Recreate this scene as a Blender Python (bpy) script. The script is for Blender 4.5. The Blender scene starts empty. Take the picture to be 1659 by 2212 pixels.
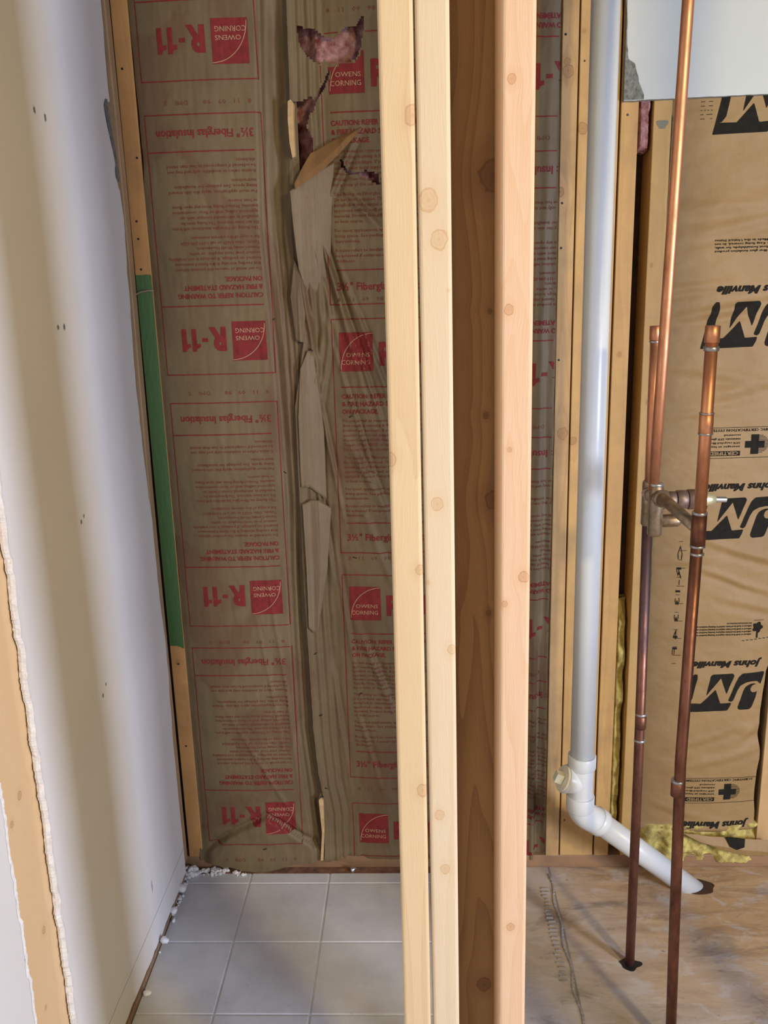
import bpy, bmesh, math, random
import numpy as np
from mathutils import Vector, Matrix, Euler

random.seed(7)
SC = bpy.context.scene
COL = SC.collection

# ------------------------------------------------------------------ camera
cam_d = bpy.data.cameras.new('camera')
cam = bpy.data.objects.new('camera', cam_d)
COL.objects.link(cam)
FOC = 1931.24
cam_d.sensor_fit = 'VERTICAL'
cam_d.sensor_height = 24.0
cam_d.lens = FOC / 2212 * 24.0
cam_d.clip_start = 0.02
def _cam_rows(a, b, c):
    ca, sa, cb, sb, cc, sc = math.cos(a), math.sin(a), math.cos(b), math.sin(b), math.cos(c), math.sin(c)
    Rz = np.array([[cb, sb, 0], [-sb, cb, 0], [0, 0, 1]])
    B = np.array([[1, 0, 0], [0, 0, -1], [0, 1, 0]], float)
    P = np.array([[1, 0, 0], [0, ca, -sa], [0, sa, ca]])
    Ro = np.array([[cc, -sc, 0], [sc, cc, 0], [0, 0, 1]])
    return Ro @ P @ B @ Rz
M = _cam_rows(0.25866388, 0.04066224, -0.02922715)
mw = Matrix.Identity(4)
for i in range(3):
    mw[i][0] = M[0][i]; mw[i][1] = -M[1][i]; mw[i][2] = -M[2][i]
mw[2][3] = 1.65
cam.matrix_world = mw
SC.camera = cam

# ------------------------------------------------------------------ light
SC.view_settings.view_transform = 'Standard'
SC.view_settings.look = 'None'
SC.view_settings.gamma = 1.0
SC.view_settings.use_curve_mapping = False
SC.view_settings.exposure = -0.07
W = bpy.data.worlds.new('world'); SC.world = W; W.use_nodes = True
W.node_tree.nodes['Background'].inputs[0].default_value = (0.70, 0.76, 1.0, 1)
W.node_tree.nodes['Background'].inputs[1].default_value = 0.09

def area(name, loc, target, size, power, col, size_y=None):
    l = bpy.data.lights.new(name, 'AREA'); l.energy = power; l.color = col
    l.size = size
    if size_y: l.shape = 'RECTANGLE'; l.size_y = size_y
    o = bpy.data.objects.new(name, l); COL.objects.link(o)
    o.location = loc
    o.rotation_euler = (Vector(target) - Vector(loc)).to_track_quat('-Z', 'Y').to_euler()
    return o
area('warm_lamp', (1.65, -0.95, 2.55), (0.0, 1.6, 1.2), 0.22, 54, (1.0, 0.78, 0.40))
area('daylight_window', (2.55, -0.55, 1.15), (-0.3, 1.7, 0.9), 0.42, 122, (0.70, 0.77, 1.0), 0.85)
area('front_fill_light', (0.2, -2.6, 1.3), (-0.1, 2.0, 0.9), 1.3, 9, (0.95, 0.92, 1.0), 1.5)  # soft fill from behind the camera, added without any seen source

# ------------------------------------------------------------------ helpers
def tag(o, label=None, cat=None, group=None, kind=None):
    if label: o['label'] = label
    if cat: o['category'] = cat
    if group: o['group'] = group
    if kind: o['kind'] = kind
    return o
def empty(name, loc=(0, 0, 0)):
    o = bpy.data.objects.new(name, None); COL.objects.link(o); o.location = loc
    o.empty_display_size = 0.05
    return o
def link(name, me, mats, parent=None, smooth=False):
    o = bpy.data.objects.new(name, me); COL.objects.link(o)
    for m in (mats if isinstance(mats, (list, tuple)) else [mats]): me.materials.append(m)
    if smooth:
        me.polygons.foreach_set('use_smooth', [True] * len(me.polygons))
    if parent:
        o.parent = parent
        o.location = -Vector(parent.location) if parent.parent is None else (0, 0, 0)
    return o
def from_bm(name, bm, mats, parent=None, smooth=False):
    bmesh.ops.recalc_face_normals(bm, faces=bm.faces)
    me = bpy.data.meshes.new(name); bm.to_mesh(me); bm.free()
    return link(name, me, mats, parent, smooth)
def child(name, bm, mats, parent, smooth=False):
    # sub-part: parent mesh already carries the offset
    bmesh.ops.recalc_face_normals(bm, faces=bm.faces)
    me = bpy.data.meshes.new(name); bm.to_mesh(me); bm.free()
    o = bpy.data.objects.new(name, me); COL.objects.link(o)
    for m in (mats if isinstance(mats, (list, tuple)) else [mats]): me.materials.append(m)
    if smooth: me.polygons.foreach_set('use_smooth', [True] * len(me.polygons))
    o.parent = parent
    return o
def add_box(bm, x0, x1, y0, y1, z0, z1, bev=0.0, seg=2, cuts=0):
    vs = [bm.verts.new(p) for p in ((x0, y0, z0), (x1, y0, z0), (x1, y1, z0), (x0, y1, z0),
                                    (x0, y0, z1), (x1, y0, z1), (x1, y1, z1), (x0, y1, z1))]
    fs = [bm.faces.new([vs[i] for i in f]) for f in ((0, 1, 2, 3), (4, 7, 6, 5), (0, 4, 5, 1), (1, 5, 6, 2), (2, 6, 7, 3), (3, 7, 4, 0))]
    if bev:
        es = list({e for f in fs for e in f.edges})
        bmesh.ops.bevel(bm, geom=es, offset=bev, segments=seg, profile=0.5, affect='EDGES')
def add_tube(bm, pts, r, seg=20, cap=True):
    pts = [Vector(p) for p in pts]
    rs = r if isinstance(r, (list, tuple)) else [r] * len(pts)
    rings = []
    n = len(pts)
    prev = None
    for i, p in enumerate(pts):
        t = (pts[min(i + 1, n - 1)] - pts[max(i - 1, 0)]).normalized()
        if prev is None:
            a = Vector((0, 1, 0)) if abs(t.y) < 0.9 else Vector((1, 0, 0))
            u = t.cross(a).normalized()
        else:
            u = (prev - t * prev.dot(t)).normalized()
        prev = u
        v = t.cross(u)
        rings.append([bm.verts.new(p + (u * math.cos(2 * math.pi * k / seg) + v * math.sin(2 * math.pi * k / seg)) * rs[i]) for k in range(seg)])
    for i in range(n - 1):
        for k in range(seg):
            bm.faces.new((rings[i][k], rings[i][(k + 1) % seg], rings[i + 1][(k + 1) % seg], rings[i + 1][k]))
    if cap:
        bm.faces.new(rings[0]); bm.faces.new(rings[-1])
def mesh_np(name, V, F, mats, parent=None, smooth=False, midx=None):
    me = bpy.data.meshes.new(name)
    me.from_pydata([tuple(v) for v in V], [], F)
    o = link(name, me, mats, parent, smooth)
    if midx is not None: me.polygons.foreach_set('material_index', midx)
    me.update()
    return o

# numpy value noise
_rs = np.random.RandomState(11)
_T = _rs.rand(256, 256)
def vnoise(x, y):
    x = np.asarray(x, float); y = np.asarray(y, float)
    xi = np.floor(x).astype(int); yi = np.floor(y).astype(int)
    fx = x - xi; fy = y - yi
    fx = fx * fx * (3 - 2 * fx); fy = fy * fy * (3 - 2 * fy)
    g = lambda a, b: _T[a & 255, b & 255]
    return (g(xi, yi) * (1 - fx) + g(xi + 1, yi) * fx) * (1 - fy) + (g(xi, yi + 1) * (1 - fx) + g(xi + 1, yi + 1) * fx) * fy
def fbm(x, y, o=4):
    s = 0; a = 1; t = 0
    for k in range(o):
        s = s + a * vnoise(x * 2 ** k + 17 * k, y * 2 ** k + 31 * k); t += a; a *= 0.5
    return s / t - 0.5
def ss(a, b, x):
    t = np.clip((np.asarray(x, float) - a) / (b - a), 0, 1)
    return t * t * (3 - 2 * t)

# ------------------------------------------------------------------ materials
class N:
    def __init__(s, name):
        s.m = bpy.data.materials.new(name); s.m.use_nodes = True
        s.t = s.m.node_tree; s.b = s.t.nodes['Principled BSDF']
    def n(s, typ, **kw):
        nd = s.t.nodes.new(typ)
        for k, v in kw.items():
            if k.startswith('i_'): nd.inputs[k[2:]].default_value = v
            else: setattr(nd, k, v)
        return nd
    def l(s, a, b): s.t.links.new(a, b)
    def math(s, op, a, b=None, c=None):
        nd = s.n('ShaderNodeMath', operation=op)
        for i, v in enumerate((a, b, c)):
            if v is None: continue
            if isinstance(v, (int, float)): nd.inputs[i].default_value = v
            else: s.l(v, nd.inputs[i])
        return nd.outputs[0]
    def coords(s, scale=(1, 1, 1), loc=(0, 0, 0)):
        tc = s.n('ShaderNodeTexCoord'); mp = s.n('ShaderNodeMapping')
        mp.inputs['Scale'].default_value = scale; mp.inputs['Location'].default_value = loc
        s.l(tc.outputs['Object'], mp.inputs[0]); return mp.outputs[0]
    def noise(s, vec, scale, detail=4, rough=0.5, dist=0.0):
        nd = s.n('ShaderNodeTexNoise'); s.l(vec, nd.inputs['Vector'])
        nd.inputs['Scale'].default_value = scale; nd.inputs['Detail'].default_value = detail
        nd.inputs['Roughness'].default_value = rough; nd.inputs['Distortion'].default_value = dist
        return nd.outputs['Fac']
    def ramp(s, fac, stops, interp='LINEAR'):
        r = s.n('ShaderNodeValToRGB'); r.color_ramp.interpolation = interp
        e = r.color_ramp.elements
        while len(e) < len(stops): e.new(0.5)
        for i, (p, c) in enumerate(stops):
            e[i].position = p; e[i].color = (*c, 1) if len(c) == 3 else c
        s.l(fac, r.inputs[0]); return r.outputs[0]
    def mix(s, fac, a, b, mode='MIX'):
        nd = s.n('ShaderNodeMix', data_type='RGBA', blend_type=mode)
        for sock, v in ((nd.inputs[0], fac), (nd.inputs[6], a), (nd.inputs[7], b)):
            if isinstance(v, (int, float)): sock.default_value = v
            elif isinstance(v, tuple): sock.default_value = (*v, 1) if len(v) == 3 else v
            else: s.l(v, sock)
        return nd.outputs[2]
    def bump(s, h, strength=0.2, dist=0.01):
        b = s.n('ShaderNodeBump'); b.inputs['Strength'].default_value = strength; b.inputs['Distance'].default_value = dist
        s.l(h, b.inputs['Height']); s.l(b.outputs[0], s.b.inputs['Normal'])
    def col(s, c):
        if isinstance(c, tuple): s.b.inputs['Base Color'].default_value = (*c, 1)
        else: s.l(c, s.b.inputs['Base Color'])
        return s

def srgb(r, g, b):
    f = lambda v: ((v / 255 + 0.055) / 1.055) ** 2.4 if v > 10 else v / 255 / 12.92
    return (f(r), f(g), f(b))

def wood(name, base, dark, knots=(), seed=0.0, grain=9.0, contrast=0.5, rings=26.0, kcol=(0.17, 0.075, 0.03), horizontal=False, weather=0.0, rough=0.62, axis_x=True):
    """knots: (x, z, r) in object space; grain runs along z"""
    m = N(name)
    tc = m.n('ShaderNodeTexCoord'); sep = m.n('ShaderNodeSeparateXYZ'); m.l(tc.outputs['Object'], sep.inputs[0])
    X, Y, Z = sep.outputs
    if horizontal: along, acr = X, m.math('ADD', Z, m.math('MULTIPLY', Y, 0.9))
    else: along, acr = Z, m.math('ADD', X, m.math('MULTIPLY', Y, 0.83))
    KX = (Z if horizontal else X)
    # knots
    kd = None; bend = None
    for (kx, kz, kr) in knots:
        dx = m.math('SUBTRACT', KX if axis_x else Y, kx)
        dz = m.math('MULTIPLY', m.math('SUBTRACT', along, kz), 0.85)
        d = m.math('SQRT', m.math('ADD', m.math('MULTIPLY', dx, dx), m.math('MULTIPLY', dz, dz)))
        dn = m.math('DIVIDE', d, kr)
        kd = dn if kd is None else m.math('MINIMUM', kd, dn)
        dzz = m.math('DIVIDE', dz, kr * 4.0)
        fall = m.math('POWER', 2.718, m.math('MULTIPLY', m.math('MULTIPLY', dzz, dzz), -1.0))
        b = m.math('MULTIPLY', m.math('MULTIPLY', fall, kr * 1.1), m.math('DIVIDE', dx, m.math('ADD', m.math('ABSOLUTE', dx), kr * 0.6)))
        bend = b if bend is None else m.math('ADD', bend, b)
    if bend is not None: acr = m.math('SUBTRACT', acr, bend)
    cv = m.n('ShaderNodeCombineXYZ')
    m.l(acr, cv.inputs[0]); cv.inputs[1].default_value = seed
    m.l(m.math('MULTIPLY', along, 0.055), cv.inputs[2])
    f1 = m.noise(cv.outputs[0], grain, 2, 0.45)
    ring = m.math('FRACT', m.math('MULTIPLY', f1, rings))
    ring = m.math('POWER', ring, 2.2)
    f2 = m.noise(cv.outputs[0], 420, 3, 0.6)
    cv2 = m.n('ShaderNodeCombineXYZ'); m.l(acr, cv2.inputs[0]); cv2.inputs[1].default_value = seed + 3; m.l(m.math('MULTIPLY', along, 0.35), cv2.inputs[2])
    f3 = m.noise(cv2.outputs[0], 7, 4, 0.6)
    fac = m.math('MULTIPLY', m.math('ADD', m.math('MULTIPLY', ring, 0.75), m.math('MULTIPLY', m.math('SUBTRACT', f2, 0.5), 0.9)), contrast)
    cl = m.n('ShaderNodeClamp'); m.l(fac, cl.inputs[0])
    c = m.mix(cl.outputs[0], base, dark)
    c = m.mix(m.ramp(f3, [(0.35, (0, 0, 0)), (0.7, (0.45, 0.45, 0.45))]), c, tuple(v * 0.72 for v in dark) if weather else tuple(0.5 * (a + b) for a, b in zip(base, dark)))
    if weather:
        f4 = m.noise(m.coords((1, 1, 1), (seed, 0, 0)), 9, 5, 0.65)
        c = m.mix(m.ramp(f4, [(0.45, (0, 0, 0)), (0.75, (weather, weather, weather))]), c, (0.13, 0.08, 0.045))
    if kd is not None:
        nz = m.noise(m.coords(), 110, 3)
        kd = m.math('ADD', kd, m.math('MULTIPLY', m.math('SUBTRACT', nz, 0.5), 0.7))
        kk = m.mix(m.ramp(kd, [(0.0, (0.9,) * 3), (0.3, (0.25,) * 3), (0.55, (0.5,) * 3), (0.7, (0.15,) * 3), (0.86, (1,) * 3), (1.0, (0.8,) * 3)]), tuple(0.45 * a + 0.55 * b for a, b in zip(base, dark)), kcol)
        inside = m.ramp(kd, [(0.0, (0.85,) * 3), (0.9, (0.8,) * 3), (1.0, (0,) * 3)])
        c = m.mix(inside, c, kk)
        halo = m.ramp(m.math('DIVIDE', kd, 2.6), [(0.0, (0.5,) * 3), (0.4, (.3,) * 3), (1.0, (0,) * 3)])
        c = m.mix(halo, c, dark)
    m.col(c)
    m.b.inputs['Roughness'].default_value = rough
    m.bump(m.math('ADD', f2, m.math('MULTIPLY', ring, -0.25)), 0.18, 0.002)
    return m.m

def simple(name, c, rough=0.8, metal=0.0, noise_amt=0.0, scale=20, bump=0.0, c2=None, spec=None):
    m = N(name)
    if noise_amt or c2:
        f = m.noise(m.coords(), scale, 5, 0.6)
        c2 = c2 or tuple(v * (1 - noise_amt) for v in c)
        m.col(m.ramp(f, [(0.32, c2), (0.68, c)]))
        if bump: m.bump(f, bump, 0.004)
    else: m.col(c)
    m.b.inputs['Roughness'].default_value = rough; m.b.inputs['Metallic'].default_value = metal
    if spec is not None: m.b.inputs['Specular IOR Level'].default_value = spec
    return m.m

def kraft(name, c, c2, stain=None):
    m = N(name)
    f = m.noise(m.coords((1, 1, 1)), 6, 6, 0.6); g = m.noise(m.coords((60, 60, 2)), 6, 3, 0.6); h = m.noise(m.coords(), 220, 3, 0.7)
    c_ = m.ramp(f, [(0.3, c2), (0.7, c)])
    c_ = m.mix(m.math('MULTIPLY', m.math('SUBTRACT', g, 0.35), 0.35), c_, tuple(v * 0.55 for v in c))
    c_ = m.mix(m.ramp(h, [(0.3, (0.16,) * 3), (0.6, (0,) * 3)]), c_, tuple(v * 0.5 for v in c))
    if stain:
        s = m.noise(m.coords((1, 1, 0.5), (3.3, 0, 1.2)), 5, 4, 0.55, 0.6)
        c_ = m.mix(m.ramp(s, [(0.56, (0,) * 3), (0.6, (0.5,) * 3), (0.75, (0.35,) * 3)]), c_, stain)
    m.col(c_); m.b.inputs['Roughness'].default_value = 0.62
    m.bump(h, 0.12, 0.001)
    return m.m

PINE = (0.72, 0.53, 0.31); PINE_D = (0.50, 0.30, 0.13)
m_oc = kraft('owens_kraft', (0.180, 0.129, 0.061), (0.128, 0.088, 0.040), (0.12, 0.055, 0.025))
m_oc_in = kraft('kraft_inside', (0.30, 0.165, 0.062), (0.22, 0.115, 0.042))
m_oc_lit = kraft('kraft_flange_lit', (0.225, 0.166, 0.098), (0.17, 0.12, 0.068))  # facing kraft made lighter: light caught by raised flaps is in the colour
m_jm = kraft('manville_kraft', (0.325, 0.205, 0.078), (0.265, 0.162, 0.056))
m_red = simple('red_print', (0.22, 0.014, 0.014), 0.8, noise_amt=0.35, scale=60)
m_red2 = simple('thin_red_print', (0.19, 0.045, 0.026), 0.8, noise_amt=0.3, scale=90)
m_logo = simple('logo_lettering', (0.40, 0.25, 0.14), 0.7)
m_blk = simple('black_print', (0.016, 0.014, 0.010), 0.85, noise_amt=0.4, scale=80, spec=0.2)
m_pink = simple('pink_fiberglass', (0.52, 0.30, 0.29), 0.95, scale=42, c2=(0.14, 0.022, 0.014), bump=0.6)  # dark red shade among the tufts is mixed into the colour
m_yel = simple('yellow_fiberglass', (0.66, 0.56, 0.17), 0.95, scale=38, c2=(0.26, 0.19, 0.05), bump=0.8)
m_dark = simple('dark_staple_hole', (0.012, 0.01, 0.01), 0.5)
m_steel = simple('zinc_screw', (0.55, 0.58, 0.65), 0.3, 0.9)
m_gyp = simple('torn_gypsum', (0.85, 0.83, 0.80), 0.95, noise_amt=0.2, scale=70, bump=0.5)
m_pvc = simple('white_pvc', (0.68, 0.70, 0.67), 0.32, noise_amt=0.05, scale=8)
m_pvc_y = simple('yellowed_primer_pvc', (0.80, 0.77, 0.58), 0.35)
m_grey = simple('grey_joint_tape', (0.24, 0.25, 0.21), 0.85, scale=120, c2=(0.09, 0.095, 0.08), bump=0.4)
m_thin = simple('thinset', (0.40, 0.37, 0.33), 0.9, noise_amt=0.4, scale=30, bump=0.5)

def drywall_mat(name, c, spots=(), crack=None):
    m = N(name)
    tc = m.n('ShaderNodeTexCoord'); sep = m.n('ShaderNodeSeparateXYZ'); m.l(tc.outputs['Object'], sep.inputs[0])
    f = m.noise(m.coords(), 3, 4, 0.5); h = m.noise(m.coords(), 350, 2, 0.6)
    cc = m.ramp(f, [(0.35, tuple(v * 0.95 for v in c)), (0.65, c)])
    Y, Z = sep.outputs[1], sep.outputs[2]
    msk = None
    for (y, z, ry, rz, tilt) in spots:
        dy = m.math('SUBTRACT', Y, y); dz = m.math('SUBTRACT', Z, z)
        dy2 = m.math('DIVIDE', m.math('ADD', dy, m.math('MULTIPLY', dz, tilt)), ry); dz2 = m.math('DIVIDE', dz, rz)
        d = m.math('SQRT', m.math('ADD', m.math('MULTIPLY', dy2, dy2), m.math('MULTIPLY', dz2, dz2)))
        msk = d if msk is None else m.math('MINIMUM', msk, d)
    if msk is not None:
        n2 = m.noise(m.coords(), 400, 2)
        msk = m.math('ADD', msk, m.math('MULTIPLY', m.math('SUBTRACT', n2, 0.5), 1.2))
        k = m.ramp(msk, [(0.6, (0.85,) * 3), (1.0, (0,) * 3)])
        cc = m.mix(k, cc, (0.07, 0.055, 0.045))
    if crack:
        n3 = m.noise(m.coords(), 9, 3)
        d = m.math('ABSOLUTE', m.math('SUBTRACT', m.math('ADD', Z, m.math('MULTIPLY', m.math('SUBTRACT', n3, 0.5), 0.006)), crack))
        k = m.ramp(m.math('MULTIPLY', d, 400), [(0.28, (0.8,) * 3), (0.55, (0,) * 3)])
        cc = m.mix(k, cc, (0.10, 0.09, 0.09))
    m.col(cc); m.b.inputs['Roughness'].default_value = 0.55
    m.bump(h, 0.05, 0.001)
    return m.m
m_wall = drywall_mat('painted_drywall', (0.78, 0.755, 0.72),
    spots=[(1.744, 1.960, .006, .008, 0), (1.790, 1.954, .006, .009, 0), (1.735, 1.571, .006, .006, 0), (1.765, 1.570, .006, .008, 0),
           (1.735, 1.182, .005, .006, 0), (1.752, 1.190, .004, .005, 0), (1.735, .794, .005, .006, 0), (1.757, .81, .004, .005, 0),
           (1.9, .19, .003, .02, 0.0)], crack=0.103)
m_drypanel = simple('white_drywall', (0.53, 0.565, 0.53), 0.6, noise_amt=0.05, scale=5)

# ------------------------------------------------------------------ setting : floor, walls
YB = 2.225
S = YB / 2.2
def bx(x): return x * S
def bz(z): return 1.65 + (z - 1.65) * S

# plywood subfloor
m = N('plywood_floor')
f1 = m.noise(m.coords((1.2, 6, 1)), 3.2, 5, 0.6, 0.8); f2 = m.noise(m.coords(), 2.6, 5, 0.6, 0.5); f3 = m.noise(m.coords((6, 60, 1)), 6, 3, 0.6)
f5 = m.noise(m.coords((1, 2.2, 1), (4, 2, 0)), 3.5, 6, 0.62, 0.9)
c = m.ramp(f1, [(0.28, (0.30, 0.18, 0.09)), (0.5, (0.52, 0.35, 0.19)), (0.72, (0.66, 0.48, 0.28))])
c = m.mix(m.math('MULTIPLY', f3, 0.3), c, (0.30, 0.18, 0.09))
sep = m.n('ShaderNodeSeparateXYZ'); tc = m.n('ShaderNodeTexCoord'); m.l(tc.outputs['Object'], sep.inputs[0])
gx = m.math('SUBTRACT', 1.0, m.math('MULTIPLY', m.math('ADD', m.math('MULTIPLY', sep.outputs[0], 1.0), m.math('MULTIPLY', sep.outputs[1], 0.7)), 0.47))
dust = m.math('ADD', m.math('MULTIPLY', gx, 1.4), m.math('SUBTRACT', f2, 0.5))
c = m.mix(m.ramp(dust, [(-0.0, (0.0,) * 3), (0.35, (0.85,) * 3)]), c, (0.50, 0.455, 0.40))
f6 = m.noise(m.coords((1, 1.6, 1), (9, 1, 0)), 11, 6, 0.7, 0.6); f7 = m.noise(m.coords((1, 1, 1), (1, 7, 0)), 45, 4, 0.7)
c = m.mix(m.ramp(f6, [(0.52, (0,) * 3), (0.62, (0.5,) * 3)]), c, (0.58, 0.55, 0.52))
c = m.mix(m.ramp(f6, [(0.30, (0.6,) * 3), (0.42, (0,) * 3)]), c, (0.21, 0.155, 0.11))
c = m.mix(m.ramp(f7, [(0.68, (0,) * 3), (0.74, (0.8,) * 3)]), c, (0.09, 0.06, 0.05))
c = m.mix(m.ramp(f5, [(0.56, (0,) * 3), (0.66, (0.55,) * 3)]), c, (0.13, 0.11, 0.095))
# panel joint running away from the viewer
jd = m.math('ABSOLUTE', m.math('SUBTRACT', m.math('ADD', sep.outputs[0], m.math('MULTIPLY', m.math('SUBTRACT', f2, 0.5), 0.012)), 0.352))
c = m.mix(m.ramp(m.math('MULTIPLY', jd, 100), [(0.15, (0.65,) * 3), (0.4, (0,) * 3)]), c, (0.12, 0.11, 0.12))
m.col(c); m.b.inputs['Roughness'].default_value = 0.75; m.bump(f5, 0.25, 0.01)
m_ply = m.m
bm = bmesh.new(); add_box(bm, -1.2, 2.2, -1.3, 2.50, -0.03, 0.0)
o = from_bm('floor', bm, m_ply); tag(o, 'bare stained plywood subfloor', kind='structure')

# tiles
m = N('ceramic_tile')
f = m.noise(m.coords(), 7, 6, 0.62); g = m.noise(m.coords((1, 1, 1), (5, 5, 0)), 38, 4, 0.7)
c = m.ramp(f, [(0.3, (0.52, 0.525, 0.53)), (0.7, (0.67, 0.675, 0.675))])
c = m.mix(m.ramp(g, [(0.58, (0,) * 3), (0.72, (0.45,) * 3)]), c, (0.62, 0.62, 0.60))
c = m.mix(m.ramp(g, [(0.24, (0.5,) * 3), (0.36, (0,) * 3)]), c, (0.30, 0.28, 0.27))
m.col(c); m.b.inputs['Roughness'].default_value = 0.42; m.bump(f, 0.04, 0.003)
m_tile = m.m
m_grout = simple('dirty_grout', (0.11, 0.10, 0.095), 0.9, noise_amt=0.4, scale=25)
TT = 0.004
bm = bmesh.new()
xs = [-0.683, -0.498, -0.274, -0.046, 0.182]; ys = [2.197, 2.153, 1.924, 1.692, 1.461, 1.230, 0.999, 0.768, 0.537, 0.306, 0.075, -0.156]
g = 0.0026
for i in range(len(xs) - 1):
    for j in range(len(ys) - 1):
        add_box(bm, xs[i] + (g if i else 0), xs[i + 1] - g, ys[j + 1] + g, ys[j] - (g if j else 0), -0.002, TT, 0.0016, 2)
ntile = len(bm.faces)
add_box(bm, xs[0] + .001, xs[-1] - .004, ys[-1], ys[0] - .001, -0.001, TT - 0.0020)
for k, fc in enumerate(bm.faces):
    if k >= ntile: fc.material_index = 1
o = from_bm('floor_tile', bm, [m_tile, m_grout]); tag(o, 'pale grey square ceramic floor tiles with dark grout', kind='structure')

# left wall: drywall with bowed face
wz = [-0.1, 0.147, 0.42, 0.55, 0.72, 0.85, 1.05, 1.16, 1.32, 1.46, 1.66, 1.80, 1.99, 2.11, 2.26, 2.6]
wv = [-0.6825, -0.6825, -0.683, -0.680, -0.677, -0.681, -0.680, -0.684, -0.6875, -0.6875, -0.682, -0.679, -0.685, -0.6855, -0.682, -0.682]
def wx(y, z):
    b = np.interp(z, wz, wv)
    return -0.692 + (b + 0.692) * ss(1.35, 2.15, y)
def sheet(name, y0f, y1f, z0f, z1, mat, th=0.0125, ny=60, nz=240, zmin=-0.0):
    """drywall sheet on the left wall between two ragged vertical edges"""
    zs = np.linspace(0, 1, nz); V = []; F = []
    for a in zs:
        for k in range(ny):
            t = k / (ny - 1)
            z = 0 + a * (z1)
            y0, y1 = y0f(z), y1f(z); y = y0 + (y1 - y0) * t
            zb = z0f(y); z = zb + a * (z1 - zb)
            V.append((float(wx(y, z)), y, z))
    n = ny * nz
    V += [(v[0] - th, v[1], v[2]) for v in V]
    for i in range(nz - 1):
        for k in range(ny - 1):
            a = i * ny + k
            F.append((a, a + 1, a + ny + 1, a + ny)); F.append((n + a, n + a + ny, n + a + ny + 1, n + a + 1))
    mi = [0] * len(F)
    for i in range(nz - 1):
        for k in (0, ny - 1):
            a = i * ny + k; F.append((a, a + ny, n + a + ny, n + a)); mi.append(1)
    for k in range(ny - 1):
        for i in (0, nz - 1):
            a = i * ny + k; F.append((a, n + a, n + a + 1, a + 1)); mi.append(1)
    o = mesh_np(name, V, F, [mat, m_gyp], midx=mi)
    return o
rag = lambda z, s, a, fz=25: a * 2 * float(fbm(z * fz, s, 4))
zbot = lambda y: 0.022 + 0.012 * float(fbm(y * 14, 9.3, 3)) + 0.016 * max(0, float(fbm(y * 30, 4.1, 3)))
def backedge(z):
    y = 2.178 + rag(z, 2.2, 0.007, 18)
    if 1.955 < z < 2.045: y -= 0.028 * min(1, (z - 1.955) * 80, (2.045 - z) * 80 + .2)
    if 1.86 < z < 1.955: y -= 0.010
    return y
wl = sheet('wall_left', lambda z: 1.420 + rag(z, 5.5, 0.009, 30), backedge, zbot, 2.6, m_wall)
tag(wl, 'white painted drywall on the left, torn along its edges', kind='structure')
wl2 = sheet('wall_left', lambda z: -1.0, lambda z: 1.272 + rag(z, 8.5, 0.010, 30), zbot, 2.6, m_wall, ny=12)
tag(wl2, 'bluish white drywall nearest the viewer on the left', kind='structure')
# torn paper fringes beside the exposed board (parts of the drywall)
def fringe(name, y0, side, parent, seed):
    V = []; F = []; nz = 900
    for i in range(nz):
        z = 0.03 + 2.5 * i / (nz - 1)
        w = 0.0015 + 0.006 * (0.5 + float(fbm(z * 90, seed, 5))) + 0.010 * max(0, float(fbm(z * 22, seed + 3, 4)) * 2)
        x = float(wx(y0, z))
        yb = y0 + rag(z, seed - 1, 0.009, 30)
        lift = 0.0008 + 0.0022 * (0.5 + float(fbm(z * 60, seed + 7, 3))); w *= random.uniform(.6, 1.25)
        V += [(x + 0.0006, yb + side * 0.004, z), (x + lift, yb - side * w * 0.5, z), (x - 0.006, yb - side * w, z), (x - 0.011, yb - side * w * 0.7, z)]
    for i in range(nz - 1):
        for k in range(3):
            a = i * 4 + k; F.append((a, a + 1, a + 5, a + 4))
    o = mesh_np(name, V, F, m_gyp, parent)
    return o
fringe('torn_paper_edge', 1.420, 1, wl, 5.5 + 1)
fringe('torn_paper_edge', 1.272, -1, wl2, 8.5 + 1)
# grey mud patch on the back edge of the left wall
V = []; F = []
prof = [(1.875, 2.168, 2.176), (1.885, 2.158, 2.182), (1.9, 2.160, 2.184), (1.915, 2.168, 2.182), (1.94, 2.163, 2.180), (1.96, 2.155, 2.176), (1.98, 2.148, 2.172), (2.01, 2.138, 2.166), (2.035, 2.134, 2.160), (2.05, 2.150, 2.162)]
for z, a, b in prof:
    for y in (a, (a + b) / 2, b):
        V.append((float(wx(y, z)) + 0.0015 + 0.002 * float(fbm(z * 90, y * 90, 2)), y, z))
for i in range(len(prof) - 1):
    for k in range(2):
        a = i * 3 + k; F.append((a, a + 1, a + 4, a + 3))
mesh_np('joint_tape_patch', V, F, m_grey, wl)['label'] = 'grey torn joint tape patch'

# sheathing behind the back wall studs
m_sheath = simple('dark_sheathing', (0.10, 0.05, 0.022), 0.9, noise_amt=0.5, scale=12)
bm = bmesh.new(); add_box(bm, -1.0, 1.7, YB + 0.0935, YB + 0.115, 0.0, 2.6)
o = from_bm('wall_back', bm, m_sheath); tag(o, 'dark sheathing behind the studs of the back wall', kind='structure')
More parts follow.
